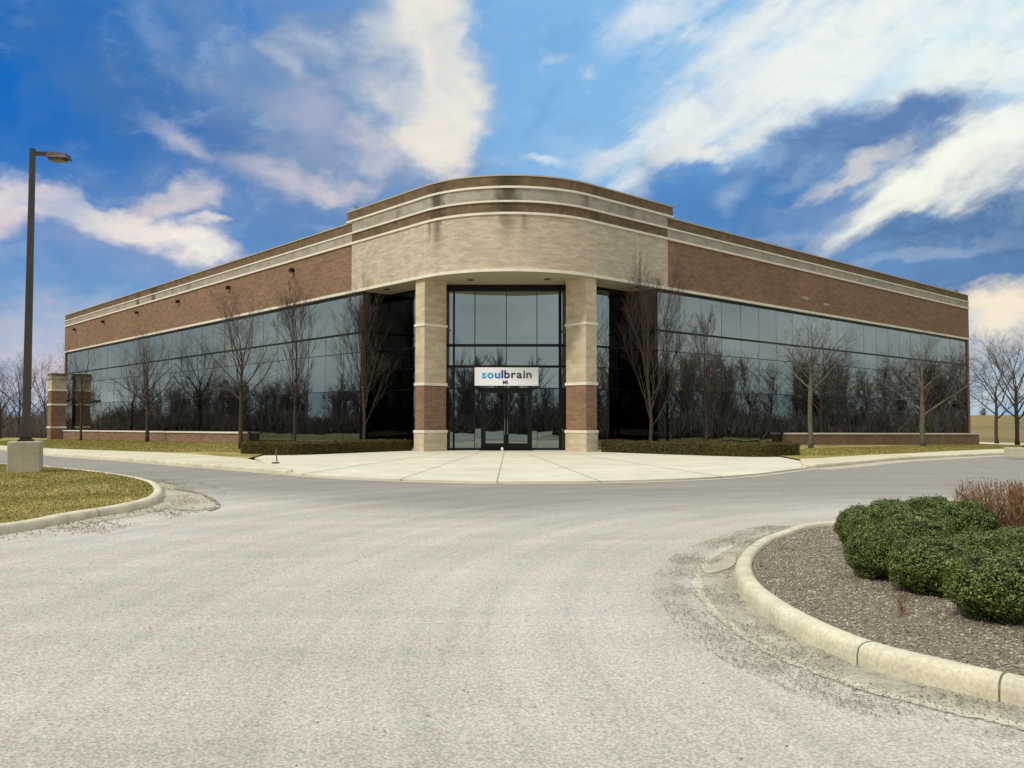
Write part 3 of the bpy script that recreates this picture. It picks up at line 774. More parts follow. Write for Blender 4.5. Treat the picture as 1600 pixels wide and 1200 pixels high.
# black sheet for the unlit room behind the glass, so the joints read dark
glaze(C0 + LD * TL + RD * .10, C0 + LD * TA + RD * .10, -RD, 29, rows_w)
glaze(C0 + RD * TB + LD * .10, C0 + RD * TR + LD * .10, -LD, 22, rows_w)
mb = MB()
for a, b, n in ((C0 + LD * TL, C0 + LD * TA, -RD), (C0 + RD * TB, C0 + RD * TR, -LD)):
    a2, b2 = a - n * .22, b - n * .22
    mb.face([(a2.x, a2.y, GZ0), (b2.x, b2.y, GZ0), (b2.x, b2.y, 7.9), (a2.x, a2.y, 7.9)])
part(mb, 'dark_room_sheet', m_black)
# recessed glazing behind the curved corner
AL = C0 + LD * TA + RD * .10; BL = C0 + LD * TA + RD * DEP
AR = C0 + RD * TB + LD * .10; BR = C0 + RD * TB + LD * DEP
EY = 39.75
def hit_y(p, d, y): return p + d * ((y - p.y) / d.y)
EL_, ER_ = hit_y(BL, -LD, EY), hit_y(BR, -RD, EY)
rows_e = [0.0, 2.95, 3.98, 4.98, 7.55]
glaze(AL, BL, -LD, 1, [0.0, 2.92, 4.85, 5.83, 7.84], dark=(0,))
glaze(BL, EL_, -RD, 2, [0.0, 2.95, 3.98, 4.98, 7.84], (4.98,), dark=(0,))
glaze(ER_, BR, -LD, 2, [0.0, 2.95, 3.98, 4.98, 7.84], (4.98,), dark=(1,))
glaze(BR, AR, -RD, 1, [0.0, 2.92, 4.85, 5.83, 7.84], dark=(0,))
# entrance wall
XS = [EL_.x + .05, -2.74, -1.75, -.27, 1.18, 2.27, ER_.x - .05]
DX0, DX1, DZ = -1.40, .88, 2.92
nE = Vector((0, -1)); fr = MB()
for i in range(len(XS) - 1):
    mb = MB(); a, b = Vector((XS[i] + .01, EY)), Vector((XS[i + 1] - .01, EY))
    for k in range(len(rows_e) - 1):
        if k == 0 and 1 < i < 4:   # beside and around the doors
            lo, hi = max(a.x, DX1), min(b.x, DX0)
            if i == 2 and DX0 > a.x: pane(mb, a, Vector((DX0 - .06, EY)), nE, .06, 2.9, mi=1)
            if i == 3 and DX1 < b.x: pane(mb, Vector((DX1 + .06, EY)), b, nE, .06, 2.9, mi=1)
        else: pane(mb, a, b, nE, rows_e[k] + (.06 if k == 0 else .01), rows_e[k + 1] - .01, mi=0 if k else 1)
    part(mb, 'window', [m_glass, m_glass_low])
for x in XS:
    w = .14 if abs(x - 2.27) < .01 else (.09 if abs(x) > 2 else .035)
    zb = 0 if abs(x) > 1.6 else 2.95
    fr.box((x, EY - .02, (zb + 7.55) / 2), (w, .10, 7.55 - zb))
for z, h in ((2.95, .05), (3.98, .11), (4.98, .12)):
    fr.box(((XS[0] + XS[-1]) / 2, EY - .03, z), (XS[-1] - XS[0], .11, h))
fr.box(((XS[0] + XS[-1]) / 2, EY - .045, 7.72), (XS[-1] - XS[0] + .5, .16, .34))
for a, b in ((XS[0], DX0), (DX1, XS[-1])): fr.box(((a + b) / 2, EY - .03, .03 + .06), (b - a, .10, .12))
part(fr, 'entrance_frame', m_frame)
# doors
xm = -.275
for s, (x0, x1) in ((0, (DX0 + .05, xm - .01)), (1, (xm + .01, DX1 - .05))):
    dm = MB(); w = .11
    dm.box((x0 + w / 2, EY - .06, 1.48), (w, .07, 2.78)); dm.box((x1 - w / 2, EY - .06, 1.48), (w, .07, 2.78))
    dm.box(((x0 + x1) / 2, EY - .06, 2.80), (x1 - x0 - 2 * w, .068, .14)); dm.box(((x0 + x1) / 2, EY - .06, .23), (x1 - x0 - 2 * w, .068, .28))
    door = part(dm, 'door', m_frame)
    gm = MB(); pane(gm, Vector((x0 + w, EY - .055)), Vector((x1 - w, EY - .055)), nE, .37, 2.73, .004)
    gm.build('door_pane', m_glass_low, parent=door)
    hm = MB(); hx = x1 - .055 if s == 0 else x0 + .055
    P = [Vector((hx, EY - .09, .75)), Vector((hx, EY - .17, .80)), Vector((hx, EY - .17, 1.45)), Vector((hx, EY - .09, 1.50))]
    hm.tube(P, [.02] * 4, 8); hm.build('door_handle', m_steel, parent=door)
dfr = MB(); dfr.box((DX0, EY - .05, 1.5), (.1, .12, 2.9)); dfr.box((DX1, EY - .05, 1.5), (.1, .12, 2.9)); dfr.box(((DX0 + DX1) / 2, EY - .052, 2.93), (DX1 - DX0, .12, .1))
part(dfr, 'door_frame', m_frame)
th = MB(); th.box(((DX0 + DX1) / 2, EY - .35, .062), (2.5, .6, .02)); part(th, 'door_mat', m_black)
# soffit under the curve
sp = [C0 + LD * (TA + .0) + RD * .02] + [p - n * .02 for p, n in arc_pts(20)] + [C0 + RD * (TB) + LD * .02, BR + LD * .3, Vector((ER_.x, EY + .5)), Vector((EL_.x, EY + .5)), BL + RD * .3]
mb = MB(); mb.face([(p.x, p.y, 7.845) for p in sp][::-1]); part(mb, 'soffit', m_soffit)
for x, y in ((-1.9, 38.2), (1.6, 38.0), (-6.1, 41.0), (6.0, 40.3)):
    mb = MB(); mb.tube([Vector((x, y, 7.80)), Vector((x, y, 7.842))], [.14, .15], 16); part(mb, 'soffit_light', m_dark)
# reveal head above the glass line in the recess
# ---- piers: stone and brick, white courses
def pier(corner, d_in, d_out, name='entrance_pier'):
    """corner plan point; d_in direction of the wide face, d_out direction of the narrow face"""
    root = empty(name, (corner.x - C0.x, corner.y - C0.y, 0)); root.parent = bld
    wi, wo = 1.24, .70
    def ring(o): return [Vector((0, 0)) + (-d_in - d_out) * o, d_in * wi + (d_in - d_out) * o, d_in * wi + d_out * wo + (d_in + d_out) * o, d_out * wo + (d_out - d_in) * o]
    def block(z0, z1, o, nm, mt):
        r = ring(o); mb = MB(); cr = (r[1] - r[0]).cross(r[2] - r[1])
        if cr < 0: r = [r[0], r[3], r[2], r[1]]
        u = 0
        for i in range(4):
            a, b = r[i], r[(i + 1) % 4]; l = (b - a).length
            mb.face([(a.x, a.y, z0), (b.x, b.y, z0), (b.x, b.y, z1), (a.x, a.y, z1)], [(u, z0), (u + l, z0), (u + l, z1), (u, z1)]); u += l
        mb.face([(p.x, p.y, z1) for p in r], [(0, 0)] * 4)
        mb.face([(p.x, p.y, z0) for p in r][::-1], [(0, 0)] * 4)
        mb.build(nm, mt, parent=root, bevel=.012 if nm == 'trim_course' else 0)
    block(0, .88, .03, 'pier_base', m_pierstone); block(.88, 1.0, .06, 'trim_course', m_trim)
    block(1.0, 3.02, 0, 'brick_shaft', m_brick); block(3.02, 3.15, .045, 'trim_course', m_trim)
    block(3.15, 5.72, 0, 'stone_shaft', m_pierstone); block(5.72, 5.84, .045, 'trim_course', m_trim)
    block(5.84, 7.85, 0, 'stone_shaft', m_pierstone)
pier(C0 + LD * 5.32 + RD * .06, RD, LD); pier(C0 + RD * 5.07 + LD * .06, LD, RD)
# ---- low brick walls below the glass
def low_wall(t0, t1, left, name='base_wall'):
    d, n = (LD, -RD) if left else (RD, -LD); nseg = 24; mb = MB(); cp = MB()
    for i in range(nseg):
        ta, tb = t0 + (t1 - t0) * i / nseg, t0 + (t1 - t0) * (i + 1) / nseg
        if left: ta, tb = tb, ta
        pa, pb = C0 + d * ta, C0 + d * tb; ua, ub = (-ta, -tb) if left else (ta, tb)
        for m_, o0, o1, zt, zb, ends in ((mb, .55, -.1, .66, -1.6, 1), (cp, .62, .0, .75, .66, 0)):
            a, b, c, e = pa + n * o0, pb + n * o0, pb + n * o1, pa + n * o1
            za, zb2 = zt + .6 * g(pa.x), zt + .6 * g(pb.x); ba, bb = (zb, zb) if ends else (zb + .6 * g(pa.x), zb + .6 * g(pb.x))
            m_.face([(a.x, a.y, ba), (b.x, b.y, bb), (b.x, b.y, zb2), (a.x, a.y, za)], [(ua, ba), (ub, bb), (ub, zb2), (ua, za)])
            m_.face([(a.x, a.y, za), (b.x, b.y, zb2), (c.x, c.y, zb2), (e.x, e.y, za)], [(ua, 0), (ub, 0), (ub, .6), (ua, .6)])
            if (i == 0 or i == nseg - 1):
                for (p, q, z, bz) in ((a, e, za, ba), (b, c, zb2, bb)):
                    m_.face([(p.x, p.y, bz), (q.x, q.y, bz), (q.x, q.y, z), (p.x, p.y, z)], [(0, bz), (.6, bz), (.6, z), (0, z)])
    part(mb, 'base_wall', m_brick); part(cp, 'wall_cap', m_trim)
low_wall(23.2, 64.4, True); low_wall(21.6, 50.3, False)

# ---- sign over the doors
sign = empty('company_sign', (-.255, EY - .14, 3.07))
tag(sign, 'white rectangular company sign with blue and grey lettering above the entrance doors', 'sign')
mb = MB(); mb.box((0, .02, .43), (3.0, .05, .86)); mb.build('sign_panel', m_white, parent=sign, bevel=.008)
def text(s, size, x, z, mt, name='lettering', bold=.0, xs=1.0):
    cu = bpy.data.curves.new('tmp_text', 'FONT'); cu.body = s; cu.size = size; cu.extrude = .006; cu.offset = bold; cu.resolution_u = 4
    o = bpy.data.objects.new('tmp_text', cu); S.collection.objects.link(o)
    dg = bpy.context.evaluated_depsgraph_get(); me = bpy.data.meshes.new_from_object(o.evaluated_get(dg))
    w = max(v.co.x for v in me.vertices)
    bpy.data.objects.remove(o); bpy.data.curves.remove(cu)
    me.materials.clear(); me.materials.append(mt)
    me.transform(Matrix.Rotation(math.pi / 2, 4, 'X')); me.transform(Matrix.Diagonal((xs, 1, 1, 1)))
    t = link(bpy.data.objects.new(name, me)); t.parent = sign; t.location = (x, -.014, z)
    return w * xs
cols = [srgb(40, 178, 214), srgb(30, 160, 214), srgb(24, 120, 196), srgb(16, 40, 104), srgb(24, 50, 96), srgb(54, 66, 84), srgb(66, 72, 80), srgb(72, 76, 82), srgb(78, 82, 86)]
x = -1.17
for ch, c_ in zip('soulbrain', cols):
    w = text(ch, .52, x, .36, simple('letter ink ' + ch + str(int(x * 100)), c_, .5, amt=.02), bold=.012, xs=1.12)
    x += w + .035
text('MI', .24, -.18, .08, simple('letter ink grey', srgb(50, 54, 60), .5, amt=.02), bold=.006)

# small floor stop, white, in front of the doors
mb = MB(); mb.tube([Vector((0, 0, 0)), Vector((0, 0, .10)), Vector((0, 0, .15))], [.06, .055, .03], 14)
o = mb.build('door_stop', m_white, smooth=True, loc=(-.45, EY - .75, .055)); tag(o, 'small white door stop on the ground in front of the glass doors', 'door stop')

# ---- things on the roof
def antenna(p, h, label):
    r = empty('roof_fixture', (p.x, p.y, 10.9))
    mb = MB(); mb.tube([Vector((0, 0, 0)), Vector((0, 0, h))], [.035, .03], 8); mb.build('mast', m_steel, parent=r)
    mb = MB(); mb.box((0, -.05, h + .08), (.34, .2, .16), Matrix.Rotation(.6, 3, 'Y')); mb.build('lamp_head', m_steel, parent=r)
    tag(r, label, 'roof light')
antenna(C0 + LD * 12.4 + RD * .9, 1.55, 'small roof light at the left end of the raised stone parapet')
antenna(C0 + RD * 49.9 + LD * .8, .9, 'small roof light on the far right corner of the brick wing')

# ================================================================== brick pillar at the far left
pp = C0 + LD * 61.8 - RD * .95
pl = empty('brick_pillar', (pp.x, pp.y, g(pp.x)), math.atan2(LD.y, LD.x))
tag(pl, 'tall brick pillar with white courses and stone top at the left end of the low wall', 'pillar')
def pblock(z0, z1, w, nm, mt):
    mb = MB(); c = [(-w, -w), (w, -w), (w, w), (-w, w)]
    for i in range(4):
        a, b = c[i], c[(i + 1) % 4]
        mb.face([(a[0], a[1], z0), (b[0], b[1], z0), (b[0], b[1], z1), (a[0], a[1], z1)], [(i * 2 * w, z0), ((i + 1) * 2 * w, z0), ((i + 1) * 2 * w, z1), (i * 2 * w, z1)])
    mb.face([(p[0], p[1], z1) for p in c], [(0, 0)] * 4); mb.face([(p[0], p[1], z0) for p in c][::-1], [(0, 0)] * 4)
    mb.build(nm, mt, parent=pl)
pblock(-.3, 1.15, .64, 'pillar_base', m_brick); pblock(1.15, 1.3, .69, 'trim_course', m_trim); pblock(1.3, 3.25, .64, 'brick_shaft', m_brick)
pblock(3.25, 3.42, .69, 'trim_course', m_trim); pblock(3.42, 4.6, .64, 'brick_shaft', m_brick); pblock(4.6, 4.75, .69, 'trim_course', m_trim)
pblock(4.75, 5.7, .64, 'stone_top', m_pierstone); pblock(5.7, 6.0, .74, 'pillar_cap', m_greystone); pblock(6.0, 6.25, .67, 'pillar_cap', m_band)

# ================================================================== street lamp
lx = G(36, 738, .12); lamp = empty('parking_lot_lamp', (lx.x - .12, lx.y + .3, .11 + g(lx.x)))
tag(lamp, 'tall square bronze lamp post with a single shoebox head on a square concrete footing', 'street lamp')
mb = MB(); Mr = Matrix.Rotation(R_(24), 3, 'Z'); mb.box((0, 0, .36), (.76, .76, .90), Mr); mb.build('footing', m_block, parent=lamp, bevel=.03)
mb = MB(); mb.box((0, 0, .835), (.36, .36, .05), Mr); mb.box((0, 0, .90), (.27, .27, .10), Mr); mb.build('base_plate', m_dark, parent=lamp, bevel=.01)
mb = MB(); w0, w1, z0, z1 = .095, .068, .93, 9.0
z1 = 8.62
vs = [(sx * w0, sy * w0, z0) for sx, sy in ((-1,-1),(1,-1),(1,1),(-1,1))] + [(sx * w1, sy * w1, z1) for sx, sy in ((-1,-1),(1,-1),(1,1),(-1,1))]
mb.raw([tuple(Mr @ Vector(v)) for v in vs], [(0,1,5,4),(1,2,6,5),(2,3,7,6),(3,0,4,7),(4,5,6,7)]); mb.build('pole', m_pole, parent=lamp)
mb = MB(); mb.box((.30, -.02, 8.48), (.5, .07, .10), Matrix.Rotation(.06, 3, 'Y')); mb.build('arm', m_dark, parent=lamp)
mb = MB()
hd = [(.42, -.17, 8.36), (.98, -.17, 8.34), (.98, .17, 8.34), (.42, .17, 8.36), (.46, -.14, 8.52), (.94, -.14, 8.46), (.94, .14, 8.46), (.46, .14, 8.52)]
mb.raw(hd, [(0,3,2,1),(4,5,6,7),(0,1,5,4),(1,2,6,5),(2,3,7,6),(3,0,4,7)]); hh = mb.build('lamp_head', m_dark, parent=lamp)
mb = MB(); mb.box((.68, 0, 8.32), (.38, .24, .07)); mb.build('lens', simple('lamp lens', srgb(96, 90, 70), .3), parent=hh)

# ================================================================== vegetation builders
def leaves_blob(rx, ry, rz, n, size, seed, lump=.16, zc=None, squash=.0):
    """leaf quads in the outer shell of a lumpy ellipsoid sitting on the ground"""
    r = random.Random(seed); mb = MB(); zc = zc if zc is not None else rz * .92
    for _ in range(n):
        z = r.uniform(-.86, 1); a = r.uniform(0, 2 * math.pi); q = math.sqrt(max(0, 1 - z * z))
        d = Vector((q * math.cos(a), q * math.sin(a), z))
        k = 1 + lump * noise.noise(d * 2.3 + Vector((seed, 0, 0))) + lump * .6 * noise.noise(d * 6 + Vector((0, seed, 0)))
        depth = 1 - abs(r.gauss(0, .09)) + (r.random() < .12) * r.uniform(.0, .13) * max(.3, d.z)
        sup = (abs(d.x) ** 2.25 + abs(d.y) ** 2.25 + abs(d.z) ** 2.25) ** (-1 / 2.25)
        p = Vector((d.x * rx, d.y * ry, d.z * rz)) * k * depth * sup; p.z += zc
        if p.z < .01: p.z = r.uniform(.01, .06)
        nrm = (d + Vector((r.gauss(0, .7), r.gauss(0, .7), r.gauss(0, .7)))).normalized()
        t = nrm.cross(Vector((r.gauss(0, 1), r.gauss(0, 1), r.gauss(0, 1)))).normalized(); b = nrm.cross(t)
        s = size * r.uniform(.55, 1.45)
        mb.face([p - t * s, p + b * s * .5, p + t * s, p - b * s * .5])
    for _ in range(90):          # stray shoots standing out of the clipped outline
        a = r.uniform(0, 6.283); e = r.uniform(.15, 1.3); d = Vector((math.cos(a) * math.cos(e), math.sin(a) * math.cos(e), math.sin(e)))
        base = Vector((d.x * rx, d.y * ry, d.z * rz)) * .98; base.z += zc; up = (d + Vector((r.gauss(0, .3), r.gauss(0, .3), .8))).normalized(); ln = r.uniform(.04, .11)
        for k in range(9):
            p = base + up * ln * k / 8; t = Vector((r.gauss(0, 1), r.gauss(0, 1), r.gauss(0, .5))).normalized(); b = up; s = size * r.uniform(.6, 1.0)
            mb.face([p, p + t * s * .6 + b * s * .5, p + t * s * 1.3 + b * s, p + t * s * .4 + b * s * .9])
    return mb
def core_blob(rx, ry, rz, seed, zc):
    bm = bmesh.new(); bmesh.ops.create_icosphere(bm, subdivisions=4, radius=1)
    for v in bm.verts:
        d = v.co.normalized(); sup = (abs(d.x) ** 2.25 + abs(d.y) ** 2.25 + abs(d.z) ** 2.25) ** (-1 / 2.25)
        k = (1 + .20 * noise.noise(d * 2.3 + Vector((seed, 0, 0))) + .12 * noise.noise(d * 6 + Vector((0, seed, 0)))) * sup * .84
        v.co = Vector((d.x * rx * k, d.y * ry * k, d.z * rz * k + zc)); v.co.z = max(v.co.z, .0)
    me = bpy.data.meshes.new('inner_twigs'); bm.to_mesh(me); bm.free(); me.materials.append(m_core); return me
def copy_thing(o):
    c = link(o.copy())
    for ch in o.children:
        k = link(ch.copy()); k.parent = c
    return c
shrub_protos = []
for sd_ in (3, 11, 23):
    root = empty('boxwood_shrub'); root['category'] = 'shrub'
    leaves_blob(.5, .5, .42, 19000, .0155, sd_, .20, .40).build('foliage', m_box, parent=root)
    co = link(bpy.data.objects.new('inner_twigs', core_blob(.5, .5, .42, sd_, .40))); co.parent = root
    shrub_protos.append([root, False])
SH = [ # px centre, base y, half width px, top y, label
 (1553, 984, 78, 862, 'large rounded boxwood nearest the camera on the mulch bed'),
 (1450, 938, 64, 838, 'rounded boxwood behind the red sprig, second from the front'),
 (1366, 911, 48, 818, 'boxwood with a shadowed right side at the left front of the cluster'),
 (1340, 864, 36, 790, 'leftmost boxwood of the cluster, nearest the kerb curve'),
 (1618, 940, 62, 850, 'boxwood at the right frame edge just behind the nearest one'),
 (1528, 902, 56, 828, 'boxwood in the middle of the cluster just behind the nearest one'),
 (1428, 878, 54, 800, 'boxwood in the middle of the cluster behind the left front one'),
 (1388, 846, 44, 780, 'small boxwood in the back row beside the leftmost one'),
 (1452, 846, 46, 774, 'boxwood in the middle of the back row with the road behind it'),
 (1508, 862, 44, 782, 'boxwood in the back row touching the russet shrub'),
 (1590, 878, 46, 822, 'low boxwood standing directly in front of the russet shrub'),
]
for i, (u, vb, hw, vt, lab) in enumerate(SH):
    p = G(u, vb, .09); pr = shrub_protos[i % 3]
    if pr[1]: o = copy_thing(pr[0])
    else: o = pr[0]; pr[1] = True
    dist = p.y; rw = hw / F * dist / .52; p.y += rw * .5
    topz = EYE - (vt - 655) / F * (p.y); hz = max(.3, topz - .09)
    p.x = (u - 800) / F * p.y
    rw = hw / F * p.y
    o.location = (p.x, p.y, .085); o.scale = (rw / .53, rw / .53, hz / .83); o.rotation_euler = (0, 0, i * 1.7)
    tag(o, lab, 'shrub', 'clipped boxwood shrubs on the planted island')
# russet twiggy shrub
def twiggy(seed, n, h, rad, label, u, vb, name='russet_shrub', r0=.0035):
    r = random.Random(seed); p = G(u, vb, .09); root = empty(name, (p.x, p.y, .085)); mb = MB(); lf = MB()
    for _ in range(n):
        a = r.uniform(0, 6.283); q = math.sqrt(r.random()) * rad; b0 = Vector((math.cos(a) * q * .6, math.sin(a) * q * .6, 0))
        d = Vector((math.cos(a) * .25 * r.random() + r.gauss(0, .1), math.sin(a) * .25 * r.random() + r.gauss(0, .1), 1)); hh_ = h * r.uniform(.6, 1.05)
        pts = [b0 + d * hh_ * k / 4 + Vector((r.gauss(0, .01), r.gauss(0, .01), 0)) * k for k in range(5)]
        mb.tube(pts, [r0 * 1.6, r0 * 1.4, r0, r0 * .8, r0 * .5], 3, False)
        for _k in range(16):
            t = r.uniform(.25, 1); pt = b0 + d * hh_ * t; s = r.uniform(.008, .02)
            w = Vector((r.gauss(0, 1), r.gauss(0, 1), r.gauss(0, 1))).normalized(); e = Vector((r.gauss(0, .5), r.gauss(0, .5), 1)).normalized()
            lf.face([pt - w * s * .4, pt + e * s, pt + w * s * .4, pt - e * s])
    mb.build('stems', m_red, parent=root); lf.build('foliage', m_red, parent=root)
    tag(root, label, 'shrub')
twiggy(5, 420, .70, .62, 'russet twiggy shrub behind the boxwoods, left of the frame edge', 1566, 850)
twiggy(6, 420, .74, .62, 'russet twiggy shrub cut by the right frame edge behind the boxwoods', 1640, 862)
twiggy(9, 5, .17, .03, 'small red sprig growing from the mulch in front of the boxwoods', 1411, 962, 'red_sprig', .002)
bpy.data.objects['red_sprig']['category'] = 'plant'
# mulch chips
def inside(poly, x, y):
    c = False; j = len(poly) - 1
    for i in range(len(poly)):
        if (poly[i][1] > y) != (poly[j][1] > y) and x < (poly[j][0] - poly[i][0]) * (y - poly[i][1]) / (poly[j][1] - poly[i][1]) + poly[i][0]: c = not c
        j = i
    return c
def scatter(name, poly, n, z, size, mt, seed, flat=.35, xr=None, dens=None):
    r = random.Random(seed); mb = MB()
    xs = [p[0] for p in poly]; ys = [p[1] for p in poly]; x0, x1, y0, y1 = xr or (min(xs), max(xs), min(ys), max(ys)); k = 0; tries = 0
    while k < n and tries < n * 8:
        tries += 1; x = r.uniform(x0, x1); y = r.uniform(y0, y1)
        if not inside(poly, x, y): continue
        if dens and not dens(x, y, r): continue
        k += 1; s = size * r.uniform(.5, 1.5); a = r.uniform(0, 6.28); t = Vector((math.cos(a), math.sin(a), r.gauss(0, flat))); b = Vector((-math.sin(a), math.cos(a), r.gauss(0, flat)))
        p = Vector((x, y, z + g(x) + r.uniform(0, size * .7))); l = r.uniform(.5, 1.3)
        q = [p - t * s * l - b * s * .35, p + t * s * l - b * s * .35, p + t * s * l * .9 + b * s * .35, p - t * s * l * .8 + b * s * .35]; e = p + Vector((0, 0, s * .4))
        mb.raw([tuple(w) for w in q] + [tuple(e)], [(0, 1, 4), (1, 2, 4), (2, 3, 4), (3, 0, 4)])
    o = mb.build(name, mt); tag(o, kind='stuff'); return o
bed = [(p.x, p.y) for p in acc_full] + [(13, 3.0), (14, 8)]
tag(scatter('bark_mulch', bed, 76000, .086, .0095, m_mulch_chip, 4, xr=(1.9, 7.5, 3.2, 12.5)), 'brown shredded bark mulch covering the planted island bed', 'mulch')
# grit along the gutters
g_in, g_out = offset_line(ri, -.30), offset_line(ri, -.74)
gp = [(p.x, p.y) for p in offset_line(ri, -.02)[12:]] + [(p.x, p.y) for p in reversed(g_out[12:])]
tag(scatter('gutter_grit', gp, 22000, .008, .0055, m_gravel, 8, xr=(1.2, 5.5, 3, 12), dens=lambda x, y, r: noise.noise(Vector((x * 1.6, y * 1.6, 0))) + r.uniform(-.5, .5) > .02), 'loose grit and debris lying along the gutter of the planted island', 'grit')
g1, g2 = offset_line(li, -.02), offset_line(li, -1.2)
gp = [(p.x, p.y) for p in g1[10:60]] + [(p.x, p.y) for p in reversed(g2[10:60])]
tag(scatter('loose_gravel', gp, 2600, .004, .013, m_gravel, 12, dens=lambda x, y, r: noise.noise(Vector((x * .9, y * .9, 3))) + r.uniform(-.3, .3) > .05), 'loose gravel scattered beside the left lawn island kerb', 'gravel')
lot = [(-6, 3.2), (-7, 10), (-4, 14), (3, 14), (3.5, 9), (1.5, 6), (2.5, 3.2)]
tag(scatter('loose_stones', lot, 900, .001, .007, m_gravel, 19, flat=.2, xr=(-7, 3.5, 3.2, 14)), 'small loose stones scattered over the worn asphalt', 'gravel')
# grass blades
def blades(name, poly, n, z, h, seed, xr, label):
    r = random.Random(seed); mb = MB(); k = 0; x0, x1, y0, y1 = xr; tries = 0
    while k < n and tries < n * 6:
        tries += 1; x, y = r.uniform(x0, x1), r.uniform(y0, y1)
        if not inside(poly, x, y): continue
        k += 1; a = r.uniform(0, 6.28); hh_ = h * r.uniform(.5, 1.4); w = .006 + .0006 * y * .5; zz = z + g(x)
        t = Vector((math.cos(a), math.sin(a), 0)) * w; le = Vector((r.gauss(0, .5), r.gauss(0, .5), 1)) * hh_
        p = Vector((x, y, zz)); mb.face([p - t, p + t, p + le])
    tag(mb.build(name, m_blade), label, 'grass', kind='stuff')
ilp = [(p.x, p.y) for p in inner] + [(-34, 30), (-34, 9)]
blades('island_grass', ilp, 90000, .117, .022, 2, (-18, -5.5, 10, 28), 'short yellowing winter grass on the left island around the lamp footing')
wlp = [(p.x, p.y) for p in wl] + [(-46, 84), (-10, 44)]
blades('west_grass', wlp, 40000, .10, .04, 3, (-50, -10, 36, 75), 'winter grass strip in front of the left wing')
elp = [(p.x, p.y) for p in el2] + [(10.6, 36), (38, 70), (66, 72)]
blades('east_grass', elp, 40000, .10, .04, 5, (10, 55, 33, 75), 'winter grass strip in front of the right wing')

# ---- hedges
def hedge(front, depth, h, seed, label, n=26000):
    P = smooth_line(front, 10); r = random.Random(seed)
    B = offset_line(P, depth); nrm = len(P)
    c = sum((Vector((p.x, p.y)) for p in P), Vector((0, 0))) / nrm
    root = empty('clipped_hedge', (c.x, c.y, .04)); lf = MB(); core = MB()
    def surf(s, q):   # s along 0..1, q: 0..1 front face, 1..2 top, 2..3 back
        i = s * (nrm - 1); k = min(int(i), nrm - 2); f = i - k
        a = P[k].lerp(P[k + 1], f); b = B[k].lerp(B[k + 1], f)
        hh_ = h * (1 + .10 * noise.noise(Vector((a.x * 1.1, seed, 0))))
        if q < 1: p = Vector((a.x, a.y, hh_ * q)); n_ = (a - b).normalized(); n_ = Vector((n_.x, n_.y, .2 * q))
        elif q < 2: w = a.lerp(b, q - 1); p = Vector((w.x, w.y, hh_)); n_ = Vector((0, 0, 1))
        else: p = Vector((b.x, b.y, hh_ * (3 - q))); n_ = (b - a).normalized(); n_ = Vector((n_.x, n_.y, .2))
        return p, n_.normalized()
    for _ in range(n):
        s = r.random(); q = r.random() * 2.4; p, n_ = surf(s, q); p = p + n_ * (.05 * noise.noise(p * 3) + r.gauss(0, .02))
        if r.random() < .04:   # end caps
            e = 0 if r.random() < .5 else nrm - 1; a = P[e].lerp(B[e], r.random()); p = Vector((a.x, a.y, r.random() * h)); n_ = Vector((-1 if e == 0 else 1, 0, 0))
        n_ = (n_ + Vector((r.gauss(0, .5), r.gauss(0, .5), r.gauss(0, .5)))).normalized()
        t = n_.cross(Vector((r.gauss(0, 1), r.gauss(0, 1), r.gauss(0, 1)))).normalized(); b = n_.cross(t); sz = r.uniform(.014, .032)
        p -= Vector((c.x, c.y, 0)); lf.face([p - t * sz, p + b * sz * .6, p + t * sz, p - b * sz * .6])
    vs = []; fs = []
    for k in range(nrm):
        a, b = P[k], B[k]; a2, b2 = a.lerp(b, .04), a.lerp(b, .96); hh_ = h * (1 + .10 * noise.noise(Vector((a.x * 1.1, seed, 0)))) - .05
        vs += [(a2.x - c.x, a2.y - c.y, 0), (a2.x - c.x, a2.y - c.y, hh_), (b2.x - c.x, b2.y - c.y, hh_), (b2.x - c.x, b2.y - c.y, 0)]
    for k in range(nrm - 1):
        for j in range(3): fs.append((k * 4 + j, k * 4 + j + 1, k * 4 + 4 + j + 1, k * 4 + 4 + j))
    fs += [(0, 1, 2, 3), tuple((nrm - 1) * 4 + j for j in (3, 2, 1, 0))]
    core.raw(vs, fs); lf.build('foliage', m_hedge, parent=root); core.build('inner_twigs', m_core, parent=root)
    tag(root, label, 'hedge', 'clipped hedges either side of the entrance')
hedge([G(376, 713), G(460, 713), G(575, 708.5), G(643, 706)], 1.3, .50, 2, 'low brown-green clipped hedge left of the entrance piers')
hedge([G(939, 708), G(1075, 713), G(1177, 716), G(1250, 715)], 1.3, .50, 8, 'low brown-green clipped hedge right of the entrance piers')

